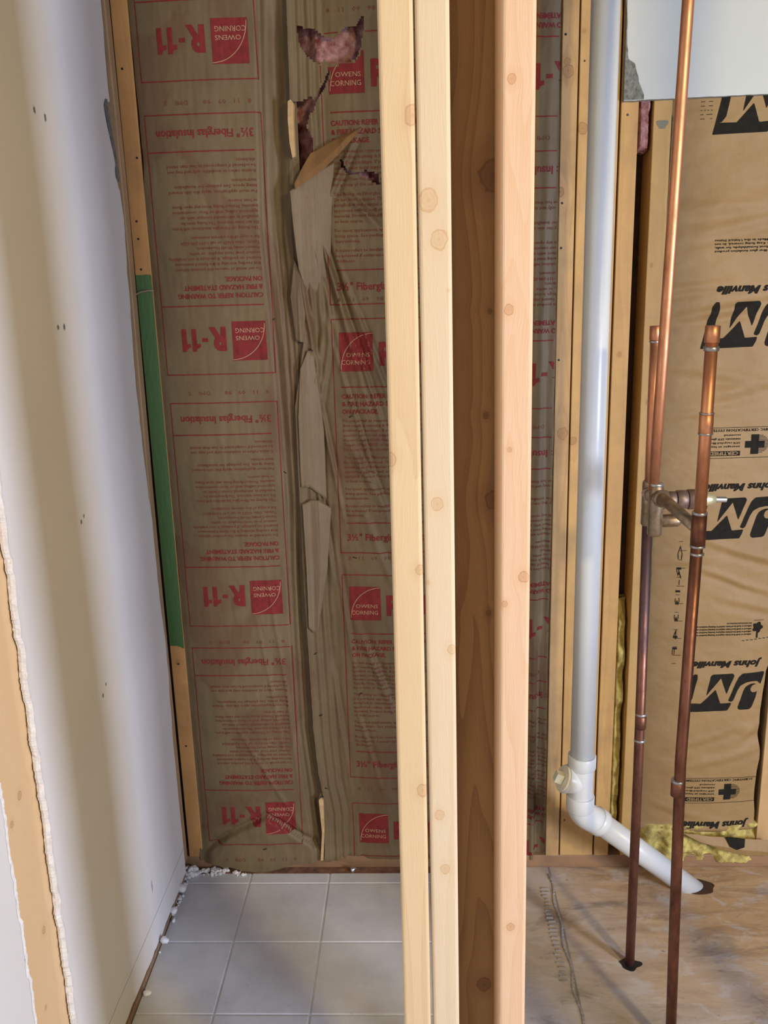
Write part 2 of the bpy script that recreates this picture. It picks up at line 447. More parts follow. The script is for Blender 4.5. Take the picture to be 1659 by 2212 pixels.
# right return wall, far outside the frame edge
# ------------------------------------------------------------------ lumber
def board(name, x0, x1, y0, y1, z0, z1, mat, label, cat='wood stud', group=None, bev=0.003, lean=0.0, bow=0.0, seg=3):
    root_loc = ((x0 + x1) / 2, (y0 + y1) / 2, z0)
    bm = bmesh.new(); add_box(bm, x0, x1, y0, y1, z0, z1)
    es = [e for e in bm.edges if abs(e.verts[0].co.z - e.verts[1].co.z) > 0.1 or bev < 0.002] if (z1 - z0) > 0.3 else list(bm.edges)
    bmesh.ops.bevel(bm, geom=es, offset=bev, segments=seg, profile=0.5, affect='EDGES')
    if lean or bow:
        bmesh.ops.bisect_plane(bm, geom=bm.verts[:] + bm.edges[:] + bm.faces[:], plane_co=(0, 0, 1.3), plane_no=(0, 0, 1))
        for q in (0.65, 1.95):
            bmesh.ops.bisect_plane(bm, geom=bm.verts[:] + bm.edges[:] + bm.faces[:], plane_co=(0, 0, q), plane_no=(0, 0, 1))
        for v in bm.verts:
            v.co.x += lean * (v.co.z - 1.3) + bow * (1 - ((v.co.z - 1.3) / 1.3) ** 2)
    for v in bm.verts: v.co -= Vector(root_loc)
    o = from_bm(name, bm, mat)
    o.location = root_loc
    tag(o, label, cat, group)
    return o
def rel(kn, x0, x1, z0): return [(k[0] - (x0 + x1) / 2, k[1] - z0, k[2]) for k in kn]
def dimple(parent, pts, r, name='nail_hole', mat=None, y=None):
    """little dark nail heads pressed in a board face, parts of that board"""
    for (x, yy, z) in pts:
        bm = bmesh.new(); add_tube(bm, [(x, yy + 0.002, z), (x, yy - 0.0006, z)], r, 10)
        for v in bm.verts: v.co -= Vector(parent.location)
        child(name, bm, mat or m_dark, parent)

PX = lambda v, w=1.13: v * 1.08 / w       # partition boards stand at y = 1.08
YF = 1.08
def pz(z): return 1.65 + (z - 1.65) * 1.08 / 1.13
# front partition studs
kA = [(0.001, pz(1.83), .010), (0.0, pz(1.27), .0065), (-0.002, pz(0.94), .009), (-0.036, pz(1.42), .008)]
kA = [(PX(a), b, c) for a, b, c in kA]
ax0, ax1 = PX(-0.0375), PX(0.0035)
mA = wood('pine_a', (0.66, 0.50, 0.29), (0.56, 0.36, 0.18), rel(kA, ax0, ax1, 0), 1.7, 9, 0.55, 15, kcol=(0.42, 0.22, 0.10))
bA = board('wall_stud', ax0, ax1, YF, YF + 0.089, 0, 2.6, mA, 'left of the two pale pine studs standing side by side in the foreground', group=None, bev=0.0045, lean=0.0004)
kB = [(0.018, pz(1.735), .012), (0.030, pz(1.69), .0105), (0.0235, pz(1.36), .008), (0.041, pz(1.155), .0065), (0.010, pz(1.252), .003), (0.021, pz(0.90), .0072), (0.028, pz(0.81), .0072), (0.041, pz(1.63), .002)]
kB = [(PX(a), b, c) for a, b, c in kB]
b0, b1 = PX(0.0062), PX(0.046)
mB = wood('pine_b', (0.66, 0.535, 0.36), (0.62, 0.44, 0.25), rel(kB, b0, b1, 0), 5.1, 6, 0.42, 11, kcol=(0.48, 0.27, 0.12))
bB = board('wall_stud', b0, b1, YF, YF + 0.089, 0, 2.6, mB, 'right of the two pale pine studs standing side by side, with round knots', bev=0.0045, lean=-0.0012)
kC = [(0.116, pz(1.865), .0055), (0.115, pz(1.605), .0058), (0.117, pz(1.43), .003), (0.137, pz(1.258), .007), (0.124, pz(0.71), .006), (0.112, pz(1.22), .004)]
kC = [(PX(a), b, c) for a, b, c in kC]
c0, c1 = PX(0.1055), PX(0.1455)
mC = wood('pine_c', (0.68, 0.47, 0.305), (0.60, 0.34, 0.16), rel(kC, c0, c1, 0), 9.4, 13, 0.5, 22, kcol=(0.30, 0.14, 0.06))
bC = board('wall_stud', c0, c1, YF, YF + 0.089, 0, 2.6, mC, 'pinkish pine stud right of the recessed brown board', bev=0.0045, lean=-0.0022)
kD = [(0.090, pz(1.46), .004), (0.094, pz(1.17), .004), (0.098, pz(1.77), .018), (0.1, pz(1.34), .012), (0.095, pz(1.60), .003), (0.088, pz(.52), .012)]
d0, d1 = 0.028, 0.117
mD = wood('pine_d', (0.40, 0.235, 0.085), (0.17, 0.075, 0.022), rel(kD, d0, d1, 0), 12.3, 11, 0.75, 13, kcol=(0.12, 0.055, 0.02))
bD = board('backing_board', d0, d1, YF + 0.0905, YF + 0.128, 0, 2.6, mD, 'darker brown board set flat behind and between the pine studs', 'wood board', bev=0.003)
# unseen partition studs past the right edge, added to cast shadows on the tiles
for x_, tx in ((0.556, 'just beyond the right edge of the view'), (0.962, 'second beyond the right edge of the view')):
    mm = wood('pine_e', (0.74, 0.56, 0.36), (0.58, 0.38, 0.2), [], 15 + x_, 9, 0.4, 15)
    board('wall_stud', x_ - .019, x_ + .019, YF, YF + .089, 0, 2.6, mm, 'unseen pine stud of the partition, added for its shadow, ' + tx, bev=.0045)
# back wall
W1 = lambda n, s, **k: wood(n, (0.62, 0.40, 0.17), (0.42, 0.23, 0.085), k.pop('knots', ()), s, weather=k.pop('weather', 0.35), contrast=k.pop('contrast', 0.45), **k)
ZP = bz(0.063) - 0.0
pl_ = 0.040
m_plate = wood('plate_wood', (0.34, 0.20, 0.10), (0.20, 0.105, 0.05), [(0.0, 0.47, .028), (0.0, -.75, .03)], 2.0, 9, 0.5, 20, horizontal=True, weather=0.6, kcol=(0.10, 0.05, 0.03))
bm = bmesh.new(); add_box(bm, -0.70, 1.6, YB, YB + 0.089, 0.0, pl_, 0.003)
for v in bm.verts: v.co.x -= 0.2
o = from_bm('bottom_plate', bm, m_plate); o.location = (0.2, 0, 0)
tag(o, 'dusty horizontal wood plate along the foot of the back wall', 'wood plate')
o['label'] = 'dusty horizontal wood plate along the foot of the back wall'
# brownish strip of underlayment between tiles and plate
m_strip = simple('red_brown_debris', (0.27, 0.13, 0.075), 0.9, scale=45, c2=(0.10, 0.05, 0.035), bump=0.5)
bm = bmesh.new(); add_box(bm, -0.683, 0.2, 2.197, YB - 0.0005, 0.0, 0.004, 0.001)
o = from_bm('trim_1', bm, m_strip); tag(o, 'reddish brown underlayment strip between tile and plate', kind='structure')

def bstud(x0, x1, mat, label, dy=0.0, depth=0.089, z0=pl_, z1=2.6, name='wall_stud', cat='wood stud', bev=0.002, **k):
    return board(name, bx(x0), bx(x1), YB + dy, YB + dy + depth, z0, z1, mat, label, cat, bev=bev, **k)
mc = wood('corner_pine', (0.60, 0.32, 0.105), (0.40, 0.19, 0.06), [(-0.004, bz(.66) - pl_, .006)], 21, 10, 0.35, 14, weather=0.3)
bcor = bstud(-0.672, -0.6325, mc, 'orange tinted corner stud against the left wall, partly painted green', lean=0.003, bow=0.0)
dimple(bcor, [(bx(-.655), YB, bz(z)) for z in (2.12, 1.79, 1.75, 1.68, .655, .41)] + [(bx(-.64), YB, bz(1.93))], 0.0028)
# green paint: thin coat over the stud face
m = N('green_paint'); sp = m.n('ShaderNodeSeparateXYZ'); tcn = m.n('ShaderNodeTexCoord'); m.l(tcn.outputs['Object'], sp.inputs[0])
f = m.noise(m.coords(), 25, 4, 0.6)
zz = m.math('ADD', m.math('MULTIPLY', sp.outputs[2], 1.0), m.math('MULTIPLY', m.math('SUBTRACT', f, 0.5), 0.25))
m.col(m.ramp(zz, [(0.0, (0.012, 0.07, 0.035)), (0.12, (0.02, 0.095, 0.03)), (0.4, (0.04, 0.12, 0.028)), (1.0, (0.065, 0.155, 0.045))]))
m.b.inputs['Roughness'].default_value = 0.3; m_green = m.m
V = []; F = []; nz = 120
z0g, z1g = bz(0.70), bz(1.675)
for i in range(nz):
    z = z0g + (z1g - z0g) * i / (nz - 1)
    ex = 0.003 * (z - 1.3)
    for k in range(9):
        x = bx(-0.6705 + 0.0375 * k / 8)
        zz_ = z
        if i == 0: zz_ = z + 0.018 * (1 - k / 8.0) + 0.006 * float(fbm(k * 2.0, 1.0, 2))
        if i == nz - 1: zz_ = z - 0.045 * abs(k / 8.0 - 0.65) * 1.4 + 0.012 * float(fbm(k * 3.0, 5.0, 2))
        V.append((x + ex, YB - 0.0012 - 0.0006 * float(fbm(z * 40, k, 2)) , zz_))
for i in range(nz - 1):
    for k in range(8):
        a = i * 9 + k; F.append((a, a + 1, a + 10, a + 9))
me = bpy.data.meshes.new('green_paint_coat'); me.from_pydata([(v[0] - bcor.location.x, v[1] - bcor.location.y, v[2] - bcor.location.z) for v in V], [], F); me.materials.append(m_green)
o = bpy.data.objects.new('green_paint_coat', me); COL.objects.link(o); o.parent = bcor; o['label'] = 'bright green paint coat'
# left wall framing seen past the broken drywall edge
mw1 = wood('old_pine', (0.50, 0.33, 0.17), (0.33, 0.19, 0.09), [], 31, 12, 0.5, 18, weather=0.25)
bm = bmesh.new()
nzz = 24
V = []; F = []
for i in range(nzz):
    z = pl_ + (2.6 - pl_) * i / (nzz - 1)
    xe = np.interp(z, [0, .2, .7, 1.1, 1.46, 1.85, 2.27], [-.6880, -.6880, -.6860, -.6850, -.6805, -.6765, -.6770])
    for (xx, yy) in ((-0.735, 2.190), (xe - 0.0025, 2.190), (xe, 2.1925), (xe, 2.222), (-0.735, 2.222)):
        V.append((xx, yy, z))
for i in range(nzz - 1):
    for k in range(5):
        a = i * 5 + k; b = i * 5 + (k + 1) % 5
        F.append((a, b, b + 5, a + 5))
F.append(tuple(range(5))); F.append(tuple((nzz - 1) * 5 + k for k in range(5)))
o = mesh_np('wall_stud', V, F, mw1); tag(o, 'narrow worn wood edge between the left drywall and the corner stud', 'wood stud')
# exposed flat board in the left wall
kE = [(1.36, 0.79, .0075), (1.32, .76, .006), (1.375, .50, .007), (1.30, 1.33, .01), (1.34, .36, .004)]
root = ((-0.72), 1.345, 0)
mE = wood('exposed_board', (0.76, 0.53, 0.29), (0.62, 0.38, 0.17), [(k[0] - 1.345, k[1], k[2]) for k in kE], 41, 5, 0.3, 8, axis_x=False, kcol=(0.25, 0.12, 0.05))
board('exposed_stud', -0.745, -0.7065, 1.240, 1.450, 0.0, 2.6, mE, 'yellow pine board bared between two torn drywall edges in the left wall', 'wood stud', bev=0.002)
# sole plate of the left wall
m_lp = wood('left_plate', (0.34, 0.23, 0.15), (0.2, 0.12, 0.07), [], 7, 9, 0.5, 20, weather=0.5)
bm = bmesh.new(); add_box(bm, -0.745, -0.6935, -1.0, 1.239, 0, 0.038, 0.002); add_box(bm, -0.7055, -0.6845, 1.239, 2.185, 0, 0.017, 0.002)
o = from_bm('bottom_plate', bm, m_lp); tag(o, 'narrow brown wood plate under the torn foot of the left drywall', 'wood plate')

bs2 = bstud(-0.309, -0.271, wood('stud2', (0.62, 0.43, 0.22), (0.42, 0.25, 0.11), [], 51, 9, 0.4, 16, weather=0.2), 'hidden stud showing as slivers between the two torn kraft facings', dy=0.032, depth=0.057)
bs_h = bstud(0.062, 0.100, wood('stud3', (0.55, 0.36, 0.17), (0.38, 0.22, 0.09), [], 53, 9, 0.4, 16), 'back wall stud standing behind the foreground pine studs', dy=0.004, depth=0.085)
k1 = [(0.352, 2.08, .013), (0.340, 1.825, .010), (0.358, 1.26, .014), (0.350, 2.10, .008)]
ms1 = wood('stud_r1', (0.56, 0.36, 0.15), (0.36, 0.19, 0.065), rel([(bx(a), bz(b), c) for a, b, c in k1], bx(.3375), bx(.3745), pl_), 61, 10, 0.5, 18, weather=0.35, kcol=(0.14, 0.07, 0.03))
b1_ = bstud(0.3375, 0.3740, ms1, 'stained stud left of the white drain pipe')
dimple(b1_, [(bx(.3445), YB, bz(z)) for z in (2.155, 1.80, 1.70, 1.44)], 0.0028)
ms2 = wood('stud_r2', (0.58, 0.365, 0.135), (0.39, 0.21, 0.07), rel([(bx(.385), bz(2.16), .004), (bx(.388), bz(1.96), .012), (bx(.384), bz(1.24), .010)], bx(.377), bx(.4685), pl_), 63, 8, 0.4, 12, weather=0.25)
b2_ = bstud(0.3775, 0.4685, ms2, 'wide flat board directly behind the white drain pipe', dy=0.001, depth=0.038, name='backing_board', cat='wood board')
# nail shanks and pencil marks between boards
dimple(b2_, [(bx(.388), YB + .001, bz(z)) for z in (2.10, .17)] + [(bx(.43), YB + .001, bz(.165))], 0.0022)
ms3 = wood('stud_r3', (0.58, 0.35, 0.12), (0.39, 0.20, 0.06), rel([(bx(.49), bz(1.45), .006)], bx(.4725), bx(.5125), pl_), 65, 9, 0.35, 14, weather=0.25)
b3_ = bstud(0.4725, 0.5120, ms3, 'orange stud right of the white drain pipe, left of the dark gap')
dimple(b3_, [(bx(.4875), YB, bz(1.985))], 0.0028)
ms4 = wood('stud_r4', (0.60, 0.37, 0.12), (0.41, 0.22, 0.065), rel([(bx(.565), bz(1.332), .007), (bx(.556), bz(1.655), .004)], bx(.545), bx(.587), pl_), 67, 9, 0.35, 14, weather=0.2)
b4_ = bstud(0.5455, 0.5870, ms4, 'yellow stud between the dark gap and the printed tan insulation', z0=pl_)
ms5 = wood('stud_r5', (0.6, 0.40, 0.18), (0.42, 0.24, 0.09), [], 69, 9, 0.35, 14, weather=0.3)
bstud(0.918, 0.956, ms5, 'stud at the right edge beside the tan insulation')
# grey smudge near the top of the yellow stud
bm = bmesh.new()
c = [bm.verts.new((bx(.566) + 0.012 * math.cos(a) * (1 + .3 * math.sin(3 * a)) - b4_.location.x, -0.0006 - 0.0445, bz(1.962) + 0.012 * math.sin(a) * (1 + .25 * math.cos(2 * a)) - b4_.location.z)) for a in [i * 0.35 for i in range(18)]]
bm.faces.new(c); child('grey_smudge', bm, simple('grey_smudge', (0.22, 0.2, 0.14), .8), b4_)

# ------------------------------------------------------------------ printed matter
DG = None
def text2d(body, size=1.0, bold=0.0, shear=0.0, width=None, height=None, res=2, spacing=1.0, line=1.0, sx=1.0):
    cu = bpy.data.curves.new('t', 'FONT'); cu.body = body; cu.size = 1.0; cu.offset = bold; cu.resolution_u = res
    cu.shear = shear; cu.space_character = spacing; cu.space_line = line
    ob = bpy.data.objects.new('t', cu); COL.objects.link(ob)
    dg = bpy.context.evaluated_depsgraph_get(); dg.update()
    me = bpy.data.meshes.new_from_object(ob.evaluated_get(dg))
    V = np.array([v.co[:2] for v in me.vertices]) if len(me.vertices) else np.zeros((0, 2))
    F = [tuple(p.vertices) for p in me.polygons]
    bpy.data.objects.remove(ob); bpy.data.curves.remove(cu); bpy.data.meshes.remove(me)
    mn, mx = V.min(0), V.max(0)
    V = V - [mn[0], 0]
    s = size
    if height is not None: s = height / 0.729
    V = V * s
    if width is not None: V[:, 0] *= width / ((mx[0] - mn[0]) * s)
    elif sx != 1: V[:, 0] *= sx
    return V, F
def refine(V, F, mx=0.006):
    bm = bmesh.new()
    vs = [bm.verts.new((v[0], v[1], 0)) for v in V]
    for f in F:
        try: bm.faces.new([vs[i] for i in f])
        except ValueError: pass
    bmesh.ops.triangulate(bm, faces=bm.faces)
    for it in range(5):
        es = [e for e in bm.edges if e.calc_length() > mx]
        if not es: break
        bmesh.ops.subdivide_edges(bm, edges=es, cuts=1)
        bmesh.ops.triangulate(bm, faces=bm.faces)
    bm.verts.index_update()
    V2 = np.array([v.co[:2] for v in bm.verts]); F2 = [tuple(v.index for v in f.verts) for f in bm.faces]
    bm.free(); return V2, F2
def rect(u0, u1, v0, v1, st=0.006):
    nu = max(1, int(abs(u1 - u0) / st)); nv = max(1, int(abs(v1 - v0) / st))
    V = [(u0 + (u1 - u0) * i / nu, v0 + (v1 - v0) * j / nv) for j in range(nv + 1) for i in range(nu + 1)]
    F = [(j * (nu + 1) + i, j * (nu + 1) + i + 1, (j + 1) * (nu + 1) + i + 1, (j + 1) * (nu + 1) + i) for j in range(nv) for i in range(nu)]
    return np.array(V), F
def poly(pts, mx=0.006):
    return refine(np.array(pts, float), [tuple(range(len(pts)))], mx)
class Print:
    """items: (V (u,t) with t downwards in reading direction, F, material index, lift)"""
    def __init__(s): s.items = []
    def add(s, VF, mi, lift): s.items.append((np.array(VF[0], float), VF[1], mi, lift))
    def text(s, body, u, t, mi, lift=0.0008, ref=False, **k):
        V, F = text2d(body, **k)
        if ref: V, F = refine(V, F)
        V = V.copy(); V[:, 0] += u; V[:, 1] = t - V[:, 1]
        s.add((V, F), mi, lift)

OC = Print()
LW = 0.0013
for a in ((0, .269, 0, LW * 2), (0, .269, .592, .592 + LW * 2), (0, LW * 1.6, 0, .594), (.269 - LW * 1.6, .269, 0, .594), (.019, .269, .164, .164 + LW * 2.2), (.019, .269, .512, .512 + LW * 2.2)):
    OC.add(rect(a[0], a[1], a[2], a[3]), 1, 0.0008)
OC.add(rect(.018, .100, .033, .127), 1, 0.0008)
# arc inside the logo
av = []; af = []
for i in range(17):
    th = math.radians(180 - 90 * i / 16 * 1.0)
    cu_, ct_ = .100, .127 - 0.006
    r = .080
    for dr in (0, .0016):
        av.append((max(.0185, cu_ + (r - dr) * math.cos(th)), ct_ - (r + .006 - dr) * math.sin(th) * 1.0))
    if i: n_ = len(av); af.append((n_ - 4, n_ - 3, n_ - 1, n_ - 2))
OC.add((av, af), 3, 0.0014)
OC.text('OWENS', .034, .092, 3, .0014, height=.0105, width=.058)
OC.text('CORNING', .022, .1105, 3, .0014, height=.0115, width=.070)
OC.text('R', .115, .1115, 1, .0010, ref=True, height=.054, bold=0.05, width=.042, res=3)
OC.add(rect(.1600, .1740, .0800, .0890), 1, .0010)
for u_ in (.1790, .2035):
    OC.add(poly([(u_ + a_, .1115 - b_) for a_, b_ in ((.0090, 0), (.0205, 0), (.0205, .0545), (.0120, .0545), (.0085, .0475), (0, .0440), (0, .0350), (.0090, .0370))]), 1, .0010)
OC.text('CAUTION: REFER TO WARNING', .019, .1935, 1, height=.0112, bold=.03, width=.206)
OC.text('& FIRE HAZARD STATEMENT', .019, .2125, 1, height=.0112, bold=.03, width=.190)
OC.text('ON PACKAGE.', .019, .2315, 1, height=.0112, bold=.03, width=.090)
body1 = ["Do not install or remove this product without", "first reading warning & fire hazard statement", "located on package. If package is not available,", "contact your local supplier, or write", "Owens-Corning World Headquarters,", "Toledo, Ohio 43659 or call 1-419-248-8234", "for a copy of the current statement."]
body2 = ["The facing on Fiberglas insulation will burn.", "Do not leave exposed. The facing must be", "installed in substantial contact with an", "approved ceiling, wall or floor construction", "material. Protect facing from any open flame", "or heat source."]
body3 = ["For most applications, apply this side toward", "living space. See package for installation", "instructions."]
body4 = ["R-value refers to insulation only and may not", "be achieved if compressed to less than stated", "thickness."]
t = .2525
for blk in (body1, body2, body3, body4):
    for ln in blk:
        w = 0.0046 * len(ln)
        OC.text(ln, .019, t, 2, height=.0076, width=w, res=1, bold=0.014)
        t += .0121
    t += .0085
OC.text('3\u00bd" Fiberglas Insulation', .019, .560, 1, .0008, ref=True, height=.0185, bold=.02, width=.226)
OC.text('8   11   09   98', .019, -.040, 2, height=.010, width=.11, res=1)
OC.text('DMI    5', .165, -.040, 2, height=.010, width=.055, res=1)

def place(pr, org_x, org_z, flip, sx=1.0):
    out = []
    for V, F, mi, lift in pr.items:
        if flip: X = org_x - V[:, 0] * sx; Z = org_z + V[:, 1]
        else: X = org_x + V[:, 0] * sx; Z = org_z - V[:, 1]
        out.append((X, Z, F, mi, lift))
    return out
def in_poly(x, z, P):
    r = np.zeros(np.shape(x), bool); n = len(P); j = n - 1
    for i in range(n):
        xi, zi = P[i]; xj, zj = P[j]
        c = ((zi > z) != (zj > z)) & (x < (xj - xi) * (z - zi) / (zj - zi + 1e-12) + xi)
        r ^= c; j = i
    return r
def facing(name, surf, x0f, x1f, z0f, z1, prints, mats, parent, holes=(), nx=95, nz=430, stain=None, clip=None):
    """kraft facing as a fine relief sheet with its lettering; coordinates in the 2.2 m plane, scaled to YB"""
    zs = np.linspace(0, 1, nz); ts = np.linspace(0, 1, nx)
    T, A = np.meshgrid(ts, zs)
    Z = A * z1
    X0 = x0f(Z); X1 = x1f(Z); X = X0 + (X1 - X0) * T
    ZB = z0f(X); Z = ZB + A * (z1 - ZB)
    Yv = surf(X, Z)
    P = np.stack([X * S, YB + Yv, 1.65 + (Z - 1.65) * S], -1).reshape(-1, 3)
    idx = np.arange(nx * nz).reshape(nz, nx)
    q = np.stack([idx[:-1, :-1], idx[:-1, 1:], idx[1:, 1:], idx[1:, :-1]], -1).reshape(-1, 4)
    cx = X.reshape(-1)[q].mean(1); cz = Z.reshape(-1)[q].mean(1)
    keep = np.ones(len(q), bool)
    for h in holes: keep &= ~in_poly(cx, cz, h)
    q = q[keep]
    V = [tuple(p) for p in P]; F = [tuple(int(i) for i in f) for f in q]; MI = [0] * len(F); nbase = len(F)
    off = len(V)
    for (X, Z, Fp, mi, lift) in prints:
        if len(X) == 0: continue
        y = surf(X, Z) - lift
        ok = np.ones(len(X), bool)
        for h in holes: ok &= ~in_poly(X, Z, h)
        if clip: ok &= (X > clip[0]) & (X < clip[1]) & (Z < clip[3]) & (Z > clip[2])
        for f in Fp:
            if all(ok[i] for i in f): F.append(tuple(i + off for i in f)); MI.append(mi)
        V += list(zip((X * S).tolist(), (YB + y).tolist(), (1.65 + (Z - 1.65) * S).tolist()))
        off += len(X)
    o = mesh_np(name, V, F, mats, parent, midx=MI)
    sm = [k < nbase for k in range(len(F))]
    o.data.polygons.foreach_set('use_smooth', sm)
    return o
OCM = [m_oc, m_red, m_red2, m_logo]
def gauss(x, c, w): return np.exp(-((x - c) / w) ** 2)
def small(X, Z, s, amp=1.0):
    """fine crumpling, drawn out along the height"""
    return amp * (0.0035 * fbm(X * 26 + s, Z * 6 + s, 3) + 0.0022 * np.abs(fbm(X * 60 + 3 * s, Z * 9, 3)) * 2 + 0.0010 * fbm(X * 120, Z * 90 + s, 2))

# ---- bay 1 (left) : upside-down lettering
crz = [0, .2, .45, .7, .9, 1.1, 1.32, 1.49, 1.76, 1.96, 2.3, 2.7]; crx = [-.300, -.318, -.336, -.337, -.336, -.330, -.334, -.338, -.352, -.343, -.330, -.330]
def surf1(X, Z):
    X = np.asarray(X, float); Z = np.asarray(Z, float)
    cr = np.interp(Z, crz, crx)
    y = -0.006 * np.sin(np.clip((X + .633) / .29, 0, 1) * np.pi)              # puffed panel
    y = y + 0.010 * gauss(X, cr, 0.006) + 0.006 * gauss(X, cr - 0.006, .004)     # crease
    y = y + 0.003 * gauss(X, -.633, 0.010)
    # channel right of the crease
    d = X - cr
    ch = 0.022 * ss(1.45, 1.75, Z) * (1 - ss(2.1, 2.4, Z)) * gauss(d, .030, .018)
    ch = ch + .016 * gauss(d, .022, .010) * (1 - ss(.9, 1.1, Z)) + .004
    pl = 0.0035 * np.sin(d * 420 + 2 * np.sin(Z * 3)) * ss(0.006, .014, d) * (1 - ss(1.7, 1.9, Z))
    y = y + np.where(d > 0, ch * ss(0, .010, d) + pl, 0)
    # diagonal pulls in the lower right of the panel
    for (xa, za, sl, w, am) in ((-.40, .9, .10, .004, .0030), (-.43, .75, .13, .004, .0022), (-.37, .62, .06, .003, .003), (-.50, .45, .5, .006, .003), (-.45, .30, -.6, .006, .002)):
        y = y - am * gauss(X, xa + (za - Z) * sl, w) * gauss(Z, za - .15, .22)
    # slumped bottom: paper folded over an arch
    arch = np.interp(X, [-.64, -.60, -.56, -.50, -.445, -.40, -.35, -.31, -.28], [.060, .098, .125, .158, .188, .158, .120, .092, .075]) + .008 * fbm(X * 30, 3.3 + 0 * X, 2)
    below = 1 - ss(arch - .004, arch + .006, Z)
    y = y - .013 * below * ss(-.632, -.60, X) * (1 - ss(-.30, -.275, X)) + 0.009 * gauss(Z, arch + .008, .008) * ss(-.62, -.59, X) * (1 - ss(-.31, -.28, X))
    y = y - .006 * (1 - ss(.05, .11, Z)) + .004 * fbm(X * 25, Z * 25, 3) * (1 - ss(.12, .3, Z))
    return y + small(X, Z, 1.3, .8) + .002 * fbm(X * 18 + Z * 4, Z * 18, 3)
batt1 = empty('insulation_batt', (bx(-.48), YB + 0.03, pl_))
tag(batt1, 'kraft faced insulation batt in the leftmost bay, red print upside down and whole', 'insulation')
pr1 = []
for zb in (2.088, 1.4255, 0.763, 0.1085, 2.751): pr1 += place(OC, -.345, zb, True)
x0a = lambda Z: np.interp(Z, [0, .06, .4, .7, .95, 1.05, 1.4, 1.68, 1.75, 1.84, 1.9, 2.3, 2.7], [-.640, -.642, -.642, -.633, -.630, -.634, -.634, -.632, -.640, -.630, -.624, -.628, -.628]) - 0.0015 + 0.003 * fbm(Z * 30, 0 * Z, 3)
x1a = lambda Z: np.interp(Z, [0, .1, .3, .9, 1.1, 1.28, 1.35, 1.55, 1.7, 2.7], [-.276, -.276, -.280, -.282, -.282, -.282, -.270, -.262, -.262, -.262])
facing('kraft_facing', surf1, x0a, x1a, lambda X: .052 - .028 * gauss(X, -.48, .10) + .008 * fbm(X * 40, 0 * X, 3), 2.56, pr1, OCM, batt1, clip=(-.640, -.31, .055, 2.5))

# ---- bay 2 (middle) : lettering upright, torn at the top
ed2z = [0, .06, .12, .19, .25, .28, .42, .70, .83, 1.10, 1.317, 1.40, 1.49, 1.6, 1.70, 1.84, 1.90, 1.96, 2.02, 2.1, 2.25, 2.7]
ed2x = [-.286, -.284, -.283, -.280, -.286, -.291, -.298, -.301, -.303, -.302, -.301, -.285, -.270, -.268, -.274, -.282, -.276, -.274, -.276, -.274, -.272, -.272]
def surf2(X, Z):
    X = np.asarray(X, float); Z = np.asarray(Z, float)
    e = np.interp(Z, ed2z, ed2x); d = X - e
    y = -0.007 * (1 - ss(0, .03, d)) - .004
    y = y + .014 * ss(.02, .075, d) * (1 - ss(1.9, 2.2, Z) * .3)
    y = y - 0.010 * np.sin(np.clip((X + .235) / .33, 0, 1) * np.pi)
    # vertical pleats beside the stud
    y = y + .0032 * np.sin(d * 300 + 3 * np.sin(Z * 2.2)) * (1 - ss(.05, .09, d)) * ss(.006, .02, d)
    # long diagonal tension folds
    for (xa, za, sl, w, am, wz_) in ((-.235, 1.72, .20, .006, .010, .16), (-.190, 1.62, .24, .007, .011, .22), (-.150, 1.50, .30, .006, .010, .22), (-.09, 1.42, .35, .006, .008, .2),
                                     (-.255, 1.53, .13, .005, .010, .12), (-.225, 1.25, .16, .005, .007, .18), (-.245, 1.05, .12, .006, .009, .14), (-.15, 1.30, .28, .005, .006, .2),
                                     (-.13, 1.16, .5, .012, .008, .10), (-.10, .95, .35, .01, .005, .12), (-.20, .8, .12, .006, .005, .2), (-.12, .62, .35, .009, .007, .13), (-.15, .40, .25, .006, .004, .12), (-.23, .52, .1, .006, .005, .2),
                                     (-.17, 1.88, -.5, .008, .009, .07), (-.12, 1.80, .9, .012, .010, .05)):
        cx = xa + (za - Z) * sl
        y = y - am * gauss(X, cx, w) * gauss(Z, za, wz_) + am * .8 * gauss(X, cx + w * 1.7, w) * gauss(Z, za, wz_)
    # pocket where the fold tucks in near the stud
    y = y + .016 * gauss(X, -.235, .010) * gauss(Z, 1.525, .035) + .010 * gauss(X, -.262 - .02 * (Z - 1.35), .005) * gauss(Z, 1.38, .12)
    y = y - .006 * gauss(Z, .06, .02)
    return y + small(X, Z, 4.1, 1.15) + .004 * fbm(X * 16 + Z * 5, Z * 14, 3)
batt2 = empty('insulation_batt', (bx(-.10), YB + 0.03, pl_))
tag(batt2, 'kraft faced insulation batt with upright red print, torn open at its top', 'insulation')
pr2 = []
for k, zt in enumerate((2.178, 1.5515, 0.899, 0.226)):
    pr2 += place(OC, -.205 if k < 3 else -.203, zt, False)
# torn openings (photo: two tears with pink wool showing)
def pxp(pts):
    """photo measurements turned into the 2.2 m plane"""
    out = []
    for (x, y) in pts:
        r = M.T @ np.array([(x - 829.5) / FOC, (y - 1106) / FOC, 1.0]); t_ = 2.2 / r[1]
        out.append((r[0] * t_, 1.65 + r[2] * t_))
    return out
hole_a = pxp([(642, 55), (660, 62), (680, 62), (700, 78), (722, 84), (745, 60), (770, 55), (784, 30), (786, 60), (779, 105), (768, 128), (752, 135), (738, 136), (714, 140), (700, 128), (690, 138), (672, 128), (655, 112), (645, 90)])
hole_b = pxp([(632, 222), (650, 222), (668, 208), (680, 214), (672, 240), (662, 272), (676, 300), (676, 335), (662, 372), (646, 400), (634, 395), (636, 330), (630, 270)])
hole_c = pxp([(711, 146), (714, 152), (700, 190), (684, 214), (676, 246), (669, 240), (678, 208), (696, 182)])
